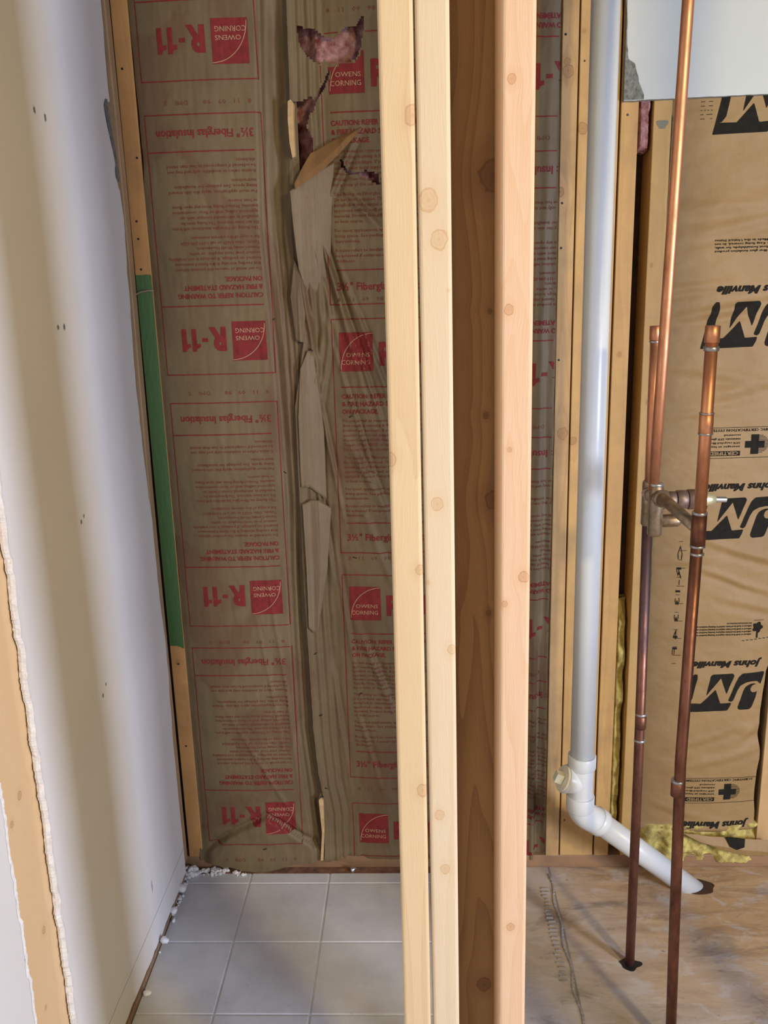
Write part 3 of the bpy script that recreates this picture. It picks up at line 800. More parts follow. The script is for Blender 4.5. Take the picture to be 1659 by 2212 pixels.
hole_d = pxp([(732, 340), (740, 344), (748, 366), (764, 372), (790, 368), (820, 376), (820, 400), (800, 392), (775, 378), (752, 376), (738, 362)])
x0b = lambda Z: np.interp(Z, ed2z, ed2x) + .0015 * fbm(Z * 40, 1 + 0 * Z, 3)
facing('kraft_facing', surf2, x0b, lambda Z: 0 * Z + .075, lambda X: .050 + .006 * fbm(X * 30, 2 + 0 * X, 3), 2.56, pr2, OCM, batt2, holes=(hole_a, hole_b, hole_c, hole_d), nx=105, nz=520, clip=(-.29, .07, .056, 2.5))
def wool(name, x0, x1, z0, z1, y, amp, mat, parent, nx=50, nz=70, seed=1.0, th=0.05, freq=30, raw=False):
    T, A = np.meshgrid(np.linspace(0, 1, nx), np.linspace(0, 1, nz))
    X = x0 + (x1 - x0) * T; Z = z0 + (z1 - z0) * A
    ed = np.minimum.reduce([T * 6, (1 - T) * 6, A * 14, (1 - A) * 14]); ed = np.clip(ed, 0, 1)
    n_ = fbm(X * freq + seed, Z * freq * .7 + seed, 4)
    Y = y - amp * (n_ * 2 + .3) * ed + (1 - ed) * th
    X = X + .006 * fbm(Z * 40, X * 10 + seed, 3) * 2 * ((T < .05) | (T > .95))
    Zd = Z + .012 * fbm(X * 45 + seed, Z * 5, 3) * 2 * ((A < .03) | (A > .97))
    P = np.stack([X * S, YB + Y, 1.65 + (Zd - 1.65) * S], -1).reshape(-1, 3)
    idx = np.arange(nx * nz).reshape(nz, nx)
    q = np.stack([idx[:-1, :-1], idx[:-1, 1:], idx[1:, 1:], idx[1:, :-1]], -1).reshape(-1, 4).tolist()
    V = [tuple(p) for p in P]
    nb = len(V)
    V += [(p[0], YB + y + th + .02, p[2]) for p in V]
    q += [[a + nb for a in reversed(f)] for f in list(q)]
    rim = list(idx[0, :]) + list(idx[1:, -1]) + list(idx[-1, -2::-1]) + list(idx[-2:0:-1, 0])
    for k in range(len(rim)):
        a, b = int(rim[k]), int(rim[(k + 1) % len(rim)])
        q.append([a, b, b + nb, a + nb])
    return mesh_np(name, V, q, mat, parent, smooth=True)
wool('pink_wool', -.268, .055, 1.70, 2.50, .040, .022, m_pink, batt2, 70, 120, 3.0, th=.03, freq=24)
wool('pink_wool', -.268, .055, .07, 1.66, .045, .004, m_pink, batt2, 20, 60, 5.0, th=.02)
wool('pink_wool', -.625, -.315, .07, 2.50, .045, .004, m_pink, batt1, 20, 60, 8.0, th=.02)
# loose torn flaps
def flap(name, pts_rows, mat, parent, sub=20):
    """rows of (x, y, z) control points in the 2.2 m plane, y offset from it"""
    R = np.array(pts_rows, float); nr, nc = R.shape[:2]
    rr = np.linspace(0, nr - 1, (nr - 1) * sub + 1); cc = np.linspace(0, nc - 1, (nc - 1) * sub + 1)
    G = np.zeros((len(rr), len(cc), 3))
    for i, r in enumerate(rr):
        i0 = min(int(r), nr - 2); fr = r - i0
        for j, c in enumerate(cc):
            j0 = min(int(c), nc - 2); fc = c - j0
            G[i, j] = (R[i0, j0] * (1 - fr) + R[i0 + 1, j0] * fr) * (1 - fc) + (R[i0, j0 + 1] * (1 - fr) + R[i0 + 1, j0 + 1] * fr) * fc
    G[..., 1] += .003 * fbm(G[..., 0] * 40, G[..., 2] * 25, 3) + .0022 * (fbm(G[..., 0] * 130, G[..., 2] * 3, 3))
    G[..., 0] += .0012 * fbm(G[..., 2] * 70, G[..., 0] * 9, 2); G[..., 2] += .003 * fbm(G[..., 0] * 60, G[..., 2] * 9, 2)
    P = np.stack([G[..., 0] * S, YB + G[..., 1], 1.65 + (G[..., 2] - 1.65) * S], -1).reshape(-1, 3)
    n1, n2 = G.shape[:2]; idx = np.arange(n1 * n2).reshape(n1, n2)
    q = np.stack([idx[:-1, :-1], idx[:-1, 1:], idx[1:, 1:], idx[1:, :-1]], -1).reshape(-1, 4).tolist()
    o = mesh_np(name, [tuple(p) for p in P], q, mat, parent, smooth=True)
    s = o.modifiers.new('thickness', 'SOLIDIFY'); s.thickness = 0.0008
    return o
# big diagonal fold below the second tear : inside of the paper shows
A_ = pxp([(638, 398), (700, 352), (752, 300), (780, 278)]); B_ = pxp([(672, 330), (690, 322), (732, 298), (765, 284)]); C_ = pxp([(640, 412), (705, 366), (756, 312), (784, 280)])
flap('torn_flap', [[(x, -.006, z) for x, z in B_], [(x, -.022, z) for x, z in A_], [(x, -.026, z) for x, z in C_]], m_oc_in, batt2)
# flange strips beside the stud, coloured as if catching light
P1 = pxp([(655, 1086), (672, 1078), (690, 1078), (716, 1096)]); P2 = pxp([(664, 1230), (680, 1230), (694, 1230), (708, 1225)]); P3 = pxp([(669, 1352), (680, 1362), (688, 1358), (697, 1300)])
flap('torn_flap', [[(p[0], y, p[1]) for p, y in zip(P, (-.018, -.014, -.017, -.008))] for P in (P1, P2, P3)], m_oc_lit, batt2)
rows = [pxp(r) for r in ([(629, 414), (650, 400), (685, 374), (722, 350)], [(634, 470), (655, 462), (690, 455), (716, 450)], [(641, 530), (662, 528), (692, 535), (714, 540)], [(647, 580), (668, 585), (692, 592), (708, 596)], [(657, 612), (672, 622), (690, 628), (700, 622)], [(668, 636), (676, 644), (688, 640), (696, 628)])]
flap('torn_flap', [[(p[0], y + q, p[1]) for p, y in zip(P, (-.024, -.019, -.012, .004))] for P, q in zip(rows, (0, 0, .002, .007, .013, .022))], m_oc_lit, batt2)
P1 = pxp([(636, 560), (652, 595), (660, 640)]); P2 = pxp([(628, 640), (645, 650), (662, 660)]); P3 = pxp([(640, 735), (650, 738), (657, 738)])
flap('torn_flap', [[(p[0], y, p[1]) for p, y in zip(P, (-.004, -.012, -.013))] for P in (P1, P2, P3)], m_oc_lit, batt1)
P1 = pxp([(650, 795), (665, 757), (676, 755)]); P2 = pxp([(646, 900), (662, 880), (700, 930)]); P3 = pxp([(652, 1050), (670, 1050), (706, 1080)]);
flap('torn_flap', [[(p[0], y, p[1]) for p, y in zip(P, (-.014, -.013, -.003))] for P in (P1, P2, P3)], m_oc_lit, batt2)
# bare wood slivers standing proud where the stud edge shows
def sliver(pts, label=None):
    Q = pxp(pts); bm = bmesh.new()
    f = [bm.verts.new((x * S - bs2.location.x, YB - 0.019 - bs2.location.y, 1.65 + (z - 1.65) * S - bs2.location.z)) for x, z in Q]
    b = [bm.verts.new((v.co.x, YB + .034 - bs2.location.y, v.co.z)) for v in f]
    bm.faces.new(f); bm.faces.new(b[::-1])
    for i in range(len(f)):
        j = (i + 1) % len(f); bm.faces.new((f[i], f[j], b[j], b[i]))
    return child('splintered_edge', bm, simple('bare_splinter', (0.62, 0.42, 0.2), .7, noise_amt=.3, scale=60), bs2)
sliver([(624, 222), (630, 218), (636, 226), (636, 262), (640, 340), (634, 343), (628, 312), (624, 262)])
sliver([(690, 1720), (695, 1716), (700, 1722), (702, 1780), (700, 1850), (694, 1850), (697, 1790)])
# staples / nail heads through the facings
def staples(parent, pts, dy=-.012, r=.0026):
    bm = bmesh.new()
    for (x, y) in pts:
        (X, Z), = pxp([(x, y)])
        sf = surf1 if parent is batt1 else surf2
        yy = YB + float(sf(np.array([X]), np.array([Z]))[0])
        c_ = Vector((X * S, yy - .001, 1.65 + (Z - 1.65) * S))
        a = random.uniform(-.6, .6)
        add_tube(bm, [c_ + Vector((-.005 * math.cos(a), 0, -.005 * math.sin(a))), c_ + Vector((0, -.0015, 0)), c_ + Vector((.005 * math.cos(a), 0, .005 * math.sin(a)))], r * .55, 6)
    o = from_bm('staple', bm, m_dark, parent); return o
for p in ((590, 690), (614, 1021), (575, 1825), (648, 740)): staples(batt1, [p])
for p in ((673, 755), (758, 900), (766, 1206), (682, 1410), (694, 1542), (779, 1500), (704, 1700), (696, 1716)): staples(batt2, [p])

# ---- bay 3 (between the foreground studs and the drain)
def surf3(X, Z):
    y = .004 - .006 * np.sin(np.clip((X - .10) / .24, 0, 1) * np.pi) + .010 * gauss(X, .322, .010) * (1 - ss(1.0, 1.4, Z)) + .012 * gauss(X, .310, .006) * (1 - ss(.5, .9, Z)) - .006 * gauss(X, .298, .007) * (1 - ss(.5, .9, Z))
    y = y + .0018 * np.sin(X * 200 + 2 * np.sin(Z * 2)) * ss(.26, .29, X)
    return y + small(X, Z, 7.7, 1.2)
batt3 = empty('insulation_batt', (bx(.21), YB + .03, pl_))
tag(batt3, 'kraft faced insulation batt in the narrow view between the pinkish stud and the stained stud', 'insulation')
pr3 = []
for zb in (2.651, 1.987, 1.3215, .657, -.006): pr3 += place(OC, .478, zb, True)
facing('kraft_facing', surf3, lambda Z: 0 * Z + .085, lambda Z: 0 * Z + .3368, lambda X: .045 + 0 * X, 2.56, pr3, OCM, batt3, nx=70, nz=360, clip=(.09, .3355, .055, 2.5))
wool('pink_wool', .112, .330, .07, 2.50, .045, .004, m_pink, batt3, 16, 50, 9.0, th=.02)

# ---- bay 4 : tan insulation with black print
JM = Print()
def lp(pts, mx=.006):   # logo points from a tracing of the emblem: x to the right, y down as seen on the wall
    return [((x - 640) * .000262, (y - 985) * -.000282) for x, y in pts]
def rnd(pts, r=8, n=4):
    out = []
    k = len(pts)
    for i in range(k):
        p0, p1, p2 = Vector(pts[i - 1]), Vector(pts[i]), Vector(pts[(i + 1) % k])
        a = (p0 - p1); b = (p2 - p1); ra = min(r, a.length * .45); rb = min(r, b.length * .45)
        A1 = p1 + a.normalized() * ra; B1 = p1 + b.normalized() * rb
        for q in range(n + 1):
            t_ = q / n; v = (1 - t_) ** 2 * A1 + 2 * t_ * (1 - t_) * p1 + t_ ** 2 * B1
            out.append((v.x, v.y))
    return out
bar = rnd([(152, 985), (234, 640), (270, 598), (300, 600), (302, 640), (262, 850), (225, 893), (200, 897), (352, 899), (490, 758), (545, 900), (655, 893), (648, 925), (622, 975)], 9)
quad = rnd([(400, 818), (434, 622), (456, 602), (655, 597), (669, 620), (600, 802), (535, 638)], 9)
jout = rnd([(622, 872), (690, 690), (715, 635), (752, 601), (968, 590), (975, 604), (945, 718), (905, 683), (850, 684), (790, 694), (738, 722), (712, 765), (672, 870), (650, 884)], 8)
jin = [(735, 965), (727, 945), (735, 910), (775, 775), (792, 742), (815, 722), (850, 708), (880, 706), (900, 716), (880, 718), (862, 726), (848, 745), (845, 770), (856, 792), (880, 801), (905, 798), (916, 790), (905, 850), (876, 940), (862, 962), (840, 972), (750, 974)]
def jm_logo(pr):
    for P in (bar, quad, jout, jin):
        V, F = poly(lp(P))
        pr.append((V, F))
JL = []; jm_logo(JL)
def jm_items(xr, zb):
    """one emblem; xr: world X of the 640 tracing column, zb: world Z of its foot"""
    out = [(xr + V[:, 0], zb + V[:, 1], F, 1, .0010) for V, F in JL]
    return out
def jm_text(body, xr, z, h, w, bold=.03, shear=0.0, res=2, ref=False, mi=1):
    """upside-down line: starts at world X xr and runs to smaller X, z = baseline (top side on the wall)"""
    V, F = text2d(body, height=h, width=w, bold=bold, shear=shear, res=res)
    if ref: V, F = refine(V, F)
    return (xr - V[:, 0], z - V[:, 1], F, mi, .0010)
prj = []
for k in range(5):
    zb = 1.936 - .4785 * k
    xo = .806 - .0 * k + .006 * k * .5
    if k < 4: prj += jm_items(xo, zb)
    zt = zb - .4785 + .1405 if k < 4 else 0
    # name line above each emblem (on the wall)
    prj.append(jm_text('Johns Manville', .893, zb + .1445 + .0, .0185, .182, bold=.045, shear=.28, ref=True))
# foot emblem folded under
prj += [(X, Z, F, mi, l) for (X, Z, F, mi, l) in jm_items(.812, .030) if Z.max() < .09]
# fine print blocks
for i in range(4):
    prj.append(jm_text(['A Johns Manville fiber glass insulation product', 'manufactured without formaldehyde, for walls,', 'floors and ceilings. Keep facing covered, do not', 'leave exposed. Made in the United States'][i], .895, 1.708 - .0082 * (3 - i) , .0052, .195, bold=.02, res=1))
for z0_ in (1.265, .300):
    w_ = .205
    for (a, b, c_, d) in ((.700, .700 + w_, z0_, z0_ + .0012), (.700, .700 + w_, z0_ - .0755, z0_ - .0743)):
        V, F = rect(a, b, c_, d); prj.append((V[:, 0], V[:, 1], F, 1, .001))
    prj.append(jm_text('SCIENTIFIC CERTIFICATION SYSTEMS', .895, z0_ - .003, .0065, .185, bold=.02, res=1))
    for i, tx in enumerate(('recovered', 'minimum 25% glass,', '25% recycled fiber', 'averages at least')):
        prj.append(jm_text(tx, .792, z0_ - .0165 - .0095 * i, .0050, .040 if i == 0 else .078, bold=.02, res=1))
    V, F = rect(.713, .793, z0_ - .0575, z0_ - .0695); prj.append((V[:, 0], V[:, 1], F, 1, .001))
    V, F = text2d('CERTIFIED', height=.0085, width=.072, bold=.02, res=1); prj.append((.789 - V[:, 0], z0_ - .0592 - V[:, 1], F, 2, .0016))
    cxp, czp = .828, z0_ - .042
    for (a, b, c_, d) in ((-.024, .024, -.0085, .0085), (-.0095, .0095, -.0245, .0245)):
        V, F = rect(cxp + a, cxp + b, czp + c_, czp + d); prj.append((V[:, 0], V[:, 1], F, 1, .001))
    for i in range(13):      # striped globe beside the cross
        zz = czp - .021 + i * .0035; hw = math.sqrt(max(0, .0225 ** 2 - (zz - czp) ** 2))
        V, F = rect(cxp + .006, cxp + .012 + hw, zz, zz + .0014); prj.append((V[:, 0], V[:, 1], F, 1, .0009))
for i in range(5):
    prj.append(jm_text('unfaced or kraft faced batts stapled to framing members as shown', .858 if i else .858, .752 - .0078 * i, .0046, .16 if i else .065, bold=.03, res=1))
# leaf emblem and dashes
V, F = poly([(.874 + .0125 * math.cos(a) * (1 + .18 * math.cos(5 * a)), .738 + .014 * math.sin(a) * (1 + .18 * math.cos(5 * a))) for a in [i * .2244 for i in range(28)]]); prj.append((V[:, 0], V[:, 1], F, 1, .001))
V, F = rect(.872, .8765, .708, .728); prj.append((V[:, 0], V[:, 1], F, 1, .001))
V, F = rect(.862, .888, .7575, .7587); prj.append((V[:, 0], V[:, 1], F, 1, .001))
for i in range(7):
    V, F = rect(.835 + i * .011, .842 + i * .011, .701 + i * .0009, .7028 + i * .0009); prj.append((V[:, 0], V[:, 1], F, 1, .001))
# sideways tick scale printed down the left margin
zt_ = .985
for i in range(15):
    zt_ = .975 - .024 * i
    w_ = .020 if i % 2 else .010
    V, F = rect(.658, .658 + w_, zt_, zt_ + .0012); prj.append((V[:, 0], V[:, 1], F, 1, .001))
V, F = text2d('C R-13 3 4 F', height=.012, width=.30, bold=.0, res=1)
prj.append((.668 - V[:, 1] * 1.0, .965 - V[:, 0], F, 1, .001))
# short table of figures near the top
for i in range(5):
    prj.append(jm_text(['--  --', '- -', '- - - -', '-- -', '-   --'][i], .676, 2.008 - .009 * i, .006, .026, bold=.03, res=1))
def surfj(X, Z):
    X = np.asarray(X, float); Z = np.asarray(Z, float)
    y = .012 - .016 * np.sin(np.clip((X - .588) / .33, 0, 1) * np.pi) ** .6
    for (xa, za, sx_, am, wx_, wz_) in ((.64, 1.60, .10, .006, .10, .008), (.72, 1.545, .15, .007, .14, .009), (.80, 1.60, .12, .005, .10, .010), (.70, 1.78, .08, .006, .12, .012), (.75, 1.74, .2, .005, .12, .010),
                                        (.72, 1.40, -.15, .006, .12, .010), (.78, 1.36, .22, .008, .10, .012), (.67, 1.30, .1, .005, .08, .009), (.83, .94, -.35, .006, .12, .008), (.80, .87, -.4, .006, .10, .007), (.85, .80, -.3, .004, .08, .008),
                                        (.66, .92, .1, .004, .05, .008), (.75, .42, .3, .004, .1, .009), (.88, .44, .7, .007, .03, .012), (.80, .36, .25, .004, .10, .010), (.70, .2, -.3, .004, .08, .01)):
        cz = za + (X - xa) * sx_
        am, wz_ = am * .7, wz_ * 1.35; cz = cz + .010 * fbm(X * 9 + xa * 7, 0 * X, 3)
        y = y - am * gauss(Z, cz, wz_) * gauss(X, xa, wx_) + am * .8 * gauss(Z, cz - 1.7 * wz_, wz_) * gauss(X, xa, wx_)
    y = y + .006 * fbm(X * 9, Z * 16, 4) + .0025 * fbm(X * 30 + Z * 12, Z * 40, 3) + .006 * fbm(X * 5 + 3, Z * 7, 2)
    y = y - .018 * (1 - ss(.10, .17, Z)) + .02 * gauss(Z, .125, .012)
    return y
batt4 = empty('insulation_batt', (bx(.75), YB + .03, pl_))
tag(batt4, 'tan kraft faced batt on the right with black upside-down emblems and yellow wool', 'insulation')
def jz0(X): return .130 + .010 * fbm(X * 20, 0 * X, 3)
facing('kraft_facing', surfj, lambda Z: 0 * Z + .5885, lambda Z: .9165 - .02 * (1 - ss(.5, .55, Z)) * (0.5 + fbm(Z * 8, 0 * Z, 2)), jz0, 2.06, prj, [m_jm, m_blk, m_jm], batt4, nx=110, nz=520, clip=(.593, .912, .05, 2.045))
wool('yellow_wool', .548, .99, .030, .165, .004, .026, m_yel, batt4, 90, 50, 2.0, th=.05, freq=34)
wool('yellow_wool', .517, .543, .045, .80, .030, .016, m_yel, batt4, 12, 110, 6.0, th=.03, freq=24)
rows = [pxp(r) for r in ([(1470, 1789), (1530, 1796), (1590, 1800), (1656, 1806)], [(1500, 1802), (1540, 1811), (1600, 1820), (1656, 1826)], [(1530, 1812), (1550, 1822), (1605, 1834), (1656, 1834)])]
flap('torn_flap', [[(p[0], y, p[1]) for p in P] for P, y in zip(rows, (-.022, -.034, -.030))], m_jm, batt4)
rows = [pxp(r) for r in ([(1560, 1795), (1580, 1796), (1602, 1799)], [(1568, 1812), (1582, 1818), (1598, 1812)])]
flap('black_emblem_scrap', [[(p[0], y, p[1]) for p in P] for P, y in zip(rows, (-.0275, -.0375))], m_blk, batt4, sub=6)
# dark glue line down the left flange
V = []; F = []
for i in range(160):
    z = .55 + 1.43 * i / 159; x0_ = .5872; w_ = .004 + .006 * (0.5 + float(fbm(z * 18, 3.3, 3)))
    for x in (x0_, x0_ + w_ * .5, x0_ + w_): V.append((x * S, YB - .0012 - .002 * float(fbm(z * 60, x * 50, 2)) + (.008 if x > x0_ + w_ * .8 else 0), 1.65 + (z - 1.65) * S))
for i in range(159):
    for k in range(2): a = i * 3 + k; F.append((a, a + 1, a + 4, a + 3))
mesh_np('stapling_flange', V, F, simple('greenish_tar_edge', (0.14, 0.11, 0.04), .7, scale=60, c2=(0.05, 0.045, 0.02)), batt4)
# pink tuft under the drywall, its own scrap of wool
o = wool('fiberglass_tuft', .5135, .5440, 1.905, 2.045, .010, .014, m_pink, None, 14, 50, 4.4, th=.03, freq=40)
tag(o, 'tuft of pink fiberglass stuffed in the gap just under the white drywall', 'insulation')

# ------------------------------------------------------------------ drywall panel, top right
V = []; F = []; MI = []
xs_ = np.linspace(.475, 1.25, 140)
th = .0127
zb_ = [2.012 + .010 * (x - .475) * 1.2 + .002 * float(fbm(x * 60, 2.0, 3)) for x in xs_]
for i, x in enumerate(xs_):
    for (z, y) in ((zb_[i], -th), (2.58, -th), (2.58, 0), (zb_[i] - .001, -.0003)):
        V.append((bx(x), YB + y - .0004, bz(z)))
for i in range(len(xs_) - 1):
    a = i * 4
    F += [(a, a + 4, a + 5, a + 1), (a + 1, a + 5, a + 6, a + 2), (a + 2, a + 6, a + 7, a + 3), (a + 3, a + 7, a + 4, a)]; MI += [0, 1, 1, 1]
F += [(0, 1, 2, 3)]; MI += [1]; n_ = (len(xs_) - 1) * 4; F += [(n_, n_ + 3, n_ + 2, n_ + 1)]; MI += [1]
dp = empty('gypsum_board', (bx(.8), YB, bz(2.01)))
tag(dp, 'white drywall panel in the upper right with a ragged grey left edge', 'drywall')
mesh_np('sheet', V, F, [m_drypanel, simple('gypsum_core_edge', (0.30, 0.30, 0.24), .9, noise_amt=.4, scale=90)], dp, midx=MI)
V = []; F = []
eg = pxp([(1350, 0), (1352, 60), (1353, 130), (1368, 140), (1378, 180), (1387, 204)])
ezs = [e[1] for e in eg][::-1]; exs = [e[0] for e in eg][::-1]
nr = 60
for i in range(nr):
    z = 2.0135 + (2.56 - 2.0135) * i / (nr - 1)
    xr_ = np.interp(z, ezs, exs) + .002 * float(fbm(z * 80, 4, 3)) * 2
    for x in (.4745, (.4745 + xr_) / 2, xr_): V.append((bx(x), YB - th - .0022 - .001 * float(fbm(z * 90, x * 90, 2)), bz(z)))
for i in range(nr - 1):
    for k in range(2): a = i * 3 + k; F.append((a, a + 1, a + 4, a + 3))
mesh_np('joint_tape', V, F, m_grey, dp)

# ------------------------------------------------------------------ white drain pipe
dr = empty('drain_pipe', (bx(.40), 2.05, 0)); tag(dr, 'white plastic drain pipe with cleanout branch and angled foot into the floor', 'pipe')
PY = 2.05; px_ = .4015
bm = bmesh.new(); add_tube(bm, [(px_, PY, .42), (px_, PY, 1.3), (px_ - .0005, PY, 2.6)], .0298, 40); from_bm('upright_pipe', bm, m_pvc, dr, True)
bm = bmesh.new()
def hub(bm, p0, p1, r0, r1, seg=40):
    p0, p1 = Vector(p0), Vector(p1); L = (p1 - p0)
    add_tube(bm, [p0, p0 + L * .001, p0 + L * .04, p0 + L * .96, p0 + L * .999, p1], [r0 * .9, r0 - .001, r0, r1, r1 - .001, r1 * .9], seg)
hub(bm, (px_, PY, .425), (px_, PY, .460), .0355, .0355)
hub(bm, (px_ - .001, PY, .335), (px_ - .001, PY, .425), .0315, .0315)
hub(bm, (px_ - .001, PY, .305), (px_ - .001, PY, .345), .0358, .0358)
# branch leaves the body to the left and slightly up, flaring to its mouth
hub(bm, (px_ + .006, PY - .002, .378), (px_ - .046, PY - .012, .400), .024, .037)
from_bm('wye_fitting', bm, m_pvc, dr, True)
bm = bmesh.new(); hub(bm, (px_ - .044, PY - .0117, .3992), (px_ - .051, PY - .013, .4022), .0335, .0335); cp = from_bm('cleanout_plug', bm, m_pvc_y, dr, True)
bm = bmesh.new(); c_ = Vector((px_ - .060, PY - .0145, .4060)); add_box(bm, -.010, .010, -.0125, .0125, -.0125, .0125, .002)
rt = Matrix.Rotation(math.atan2(.022, .052), 4, 'Y')
for v in bm.verts: v.co = rt @ v.co + c_ - Vector(dr.location) + Vector(dr.location)
child('square_nut', bm, m_pvc_y, cp, False)
bm = bmesh.new()
E0 = Vector((px_, PY, .315)); E1 = Vector((.447, 2.063, .262))
dirn = (Vector((.752, 2.152, -.03)) - E1).normalized()
pts = []
for i in range(9):
    t_ = i / 8; ctrl = Vector((px_ + .002, PY, .285)); pts.append((1 - t_) ** 2 * E0 + 2 * t_ * (1 - t_) * ctrl + t_ ** 2 * E1)
add_tube(bm, pts, .0345, 40); hub(bm, E1 - dirn * .006, E1 + dirn * .018, .0362, .0362)
from_bm('elbow', bm, m_pvc, dr, True)
bm = bmesh.new(); add_tube(bm, [E1, Vector((.752, 2.152, -.03)) + dirn * .0], .0298, 40); from_bm('angled_pipe', bm, m_pvc, dr, True)
# dark rim of the hole in the subfloor
bm = bmesh.new(); hc = Vector((.733, 2.140, 0.0008))
vs = [bm.verts.new(hc + Vector(((.046 * math.cos(a) + .012) * (1 + .08 * math.sin(5 * a)), .033 * math.sin(a), 0))) for a in [i * 2 * math.pi / 30 for i in range(30)]]
bm.faces.new(vs); o = from_bm('floor_hole', bm, simple('charred_hole', (0.06, 0.025, 0.012), .9)); tag(o, 'dark rough hole in the plywood where the drain pipe enters', kind='structure')

# ------------------------------------------------------------------ copper plumbing
def copper(name, base, dark, lo, hi, bluish=0.0, z0=0.0, z1=1.0):
    m = N(name)
    f = m.noise(m.coords((1, 1, .35)), 22, 5, 0.65); g = m.noise(m.coords((1, 1, .2), (2, 2, 0)), 7, 3, .5)
    c = m.ramp(f, [(lo, dark), (hi, base)])
    if bluish: c = m.mix(m.ramp(g, [(.45, (0,) * 3), (.62, (bluish,) * 3)]), c, (.09, .10, .15))
    m.col(c); m.b.inputs['Metallic'].default_value = .85
    m.l(m.ramp(f, [(0.3, (.6,) * 3), (.7, (.33,) * 3)]), m.b.inputs['Roughness'])
    return m.m
m_cu = copper('bright_copper', (.80, .38, .20), (.42, .17, .085), .3, .6)
m_cu2 = copper('tarnished_copper', (.36, .16, .10), (.12, .05, .035), .35, .7, .55)
m_sol = simple('solder', (.55, .55, .56), .35, .8, noise_amt=.4, scale=90)
m_brass = simple('tarnished_brass', (.42, .34, .25), .42, .75, scale=40, c2=(.20, .13, .06))
m_brz = simple('cast_bronze', (.30, .225, .19), .5, .6, scale=30, c2=(.17, .11, .08))
sv = empty('shower_valve_plumbing', (.49, 1.83, 0)); tag(sv, 'copper supply pipes and riser soldered to a brass shower valve', 'plumbing')
R_ = .0110
LX = lambda z: .487 + .004 * max(0, (1.1 - z)) / 1.1 * 2
Lp = [(.4955, 1.855, -.02), (.492, 1.855, .55), (.486, 1.855, 1.125)]
def tube(name, pts, r, mat, parent=sv, seg=20):
    bm = bmesh.new(); add_tube(bm, pts, r, seg); return from_bm(name, bm, mat, parent, True)
def ring(parent, p, d, r=.0128, w=.003, mat=None, nm='solder_ring'):
    p = Vector(p); d = Vector(d).normalized()
    bm = bmesh.new(); add_tube(bm, [p - d * w, p - d * (w - .0006), p + d * (w - .0006), p + d * w], [r * .93, r, r, r * .93], 20)
    for v in bm.verts: v.co -= Vector((0, 0, 0))
    return child(nm, bm, mat or m_sol, parent, True)
lo = tube('supply_pipe', Lp, R_, m_cu2)
ring(lo, (.4925, 1.855, .655), (0, 0, 1), .0124, .016, m_cu2, 'coupling'); ring(lo, (.4925, 1.855, .675), (0, 0, 1)); ring(lo, (.4925, 1.855, .610), (0, 0, 1))
st = tube('air_chamber', [(.4865, 1.855, 1.205), (.4845, 1.855, 1.515)], R_, m_cu)
ring(st, (.4845, 1.855, 1.522), (0, 0, 1), .0128, .014, m_cu, 'end_cap'); ring(st, (.4845, 1.855, 1.505), (0, 0, 1), .0130, .002)
ri = tube('riser_pipe', [(.4805, 1.80, 1.21), (.4865, 1.80, 1.50), (.4985, 1.80, 2.10), (.508, 1.80, 2.6)], R_, m_cu)
rp = [(.5245, 1.60, .0 - .02), (.5175, 1.60, .25), (.507, 1.60, .70), (.5125, 1.60, 1.20)]
rl = tube('supply_pipe', rp, R_, m_cu2)
ring(rl, (.5035, 1.60, .645), (0, 0, 1), .0124, .016, m_cu2, 'coupling'); ring(rl, (.5035, 1.60, .662), (0, 0, 1)); ring(rl, (.513, 1.60, 1.135), (0, 0, 1), .0128, .0025)
ru = tube('air_chamber', [(.5135, 1.60, 1.215), (.5150, 1.60, 1.53)], R_, m_cu)
ring(ru, (.5152, 1.60, 1.535), (0, 0, 1), .0130, .0145, m_cu, 'end_cap'); ring(ru, (.5150, 1.60, 1.510), (0, 0, 1), .0134, .004)
ring(ru, (.5142, 1.60, 1.378), (0, 0, 1), .0126, .017, m_cu, 'coupling'); ring(ru, (.5142, 1.60, 1.397), (0, 0, 1), .0134, .0015); ring(ru, (.5142, 1.60, 1.360), (0, 0, 1), .0130, .002)
# tee on the near supply
bm = bmesh.new(); add_tube(bm, [(.5130, 1.60, 1.152), (.5130, 1.60, 1.210)], .0136, 22); te = from_bm('tee_fitting', bm, m_cu2, sv, True)
ring(te, (.5130, 1.60, 1.213), (0, 0, 1), .0140, .0028); ring(te, (.513, 1.60, 1.150), (0, 0, 1), .0140, .0025)
# valve body
bm = bmesh.new()
add_tube(bm, [(.4865, 1.855, 1.118), (.4865, 1.855, 1.122), (.4868, 1.855, 1.213), (.4868, 1.855, 1.216)], [.012, .0150, .0150, .013], 24)
add_tube(bm, [(.4868, 1.855, 1.19), (.4868, 1.815, 1.192)], .0165, 20)
add_tube(bm, [(.487, 1.80, 1.112), (.487, 1.80, 1.115), (.487, 1.80, 1.20), (.486, 1.80, 1.218), (.4855, 1.80, 1.222)], [.012, .0150, .0150, .0145, .012], 24)
add_tube(bm, [(.484, 1.81, 1.186), (.500, 1.81, 1.186), (.512, 1.812, 1.186)], [.014, .021, .019], 24)
add_tube(bm, [(.490, 1.81, 1.140), (.535, 1.815, 1.140), (.552, 1.815, 1.150)], [.013, .014, .009], 20)
vb = from_bm('valve_body', bm, m_brass, sv, True)
ring(vb, (.4855, 1.800, 1.221), (0, 0, 1), .0150, .003)
bm = bmesh.new()
for i, (a, b, r) in enumerate(((.512, .530, .0175), (.531, .553, .0195), (.554, .578, .0210))):
    add_tube(bm, [(a, 1.812, 1.185), (a + .001, 1.812, 1.185), (b - .001, 1.812, 1.185), (b, 1.812, 1.185)], [r - .0015, r, r, r - .0015], 26)
from_bm('valve_bonnet', bm, m_brz, sv, True)
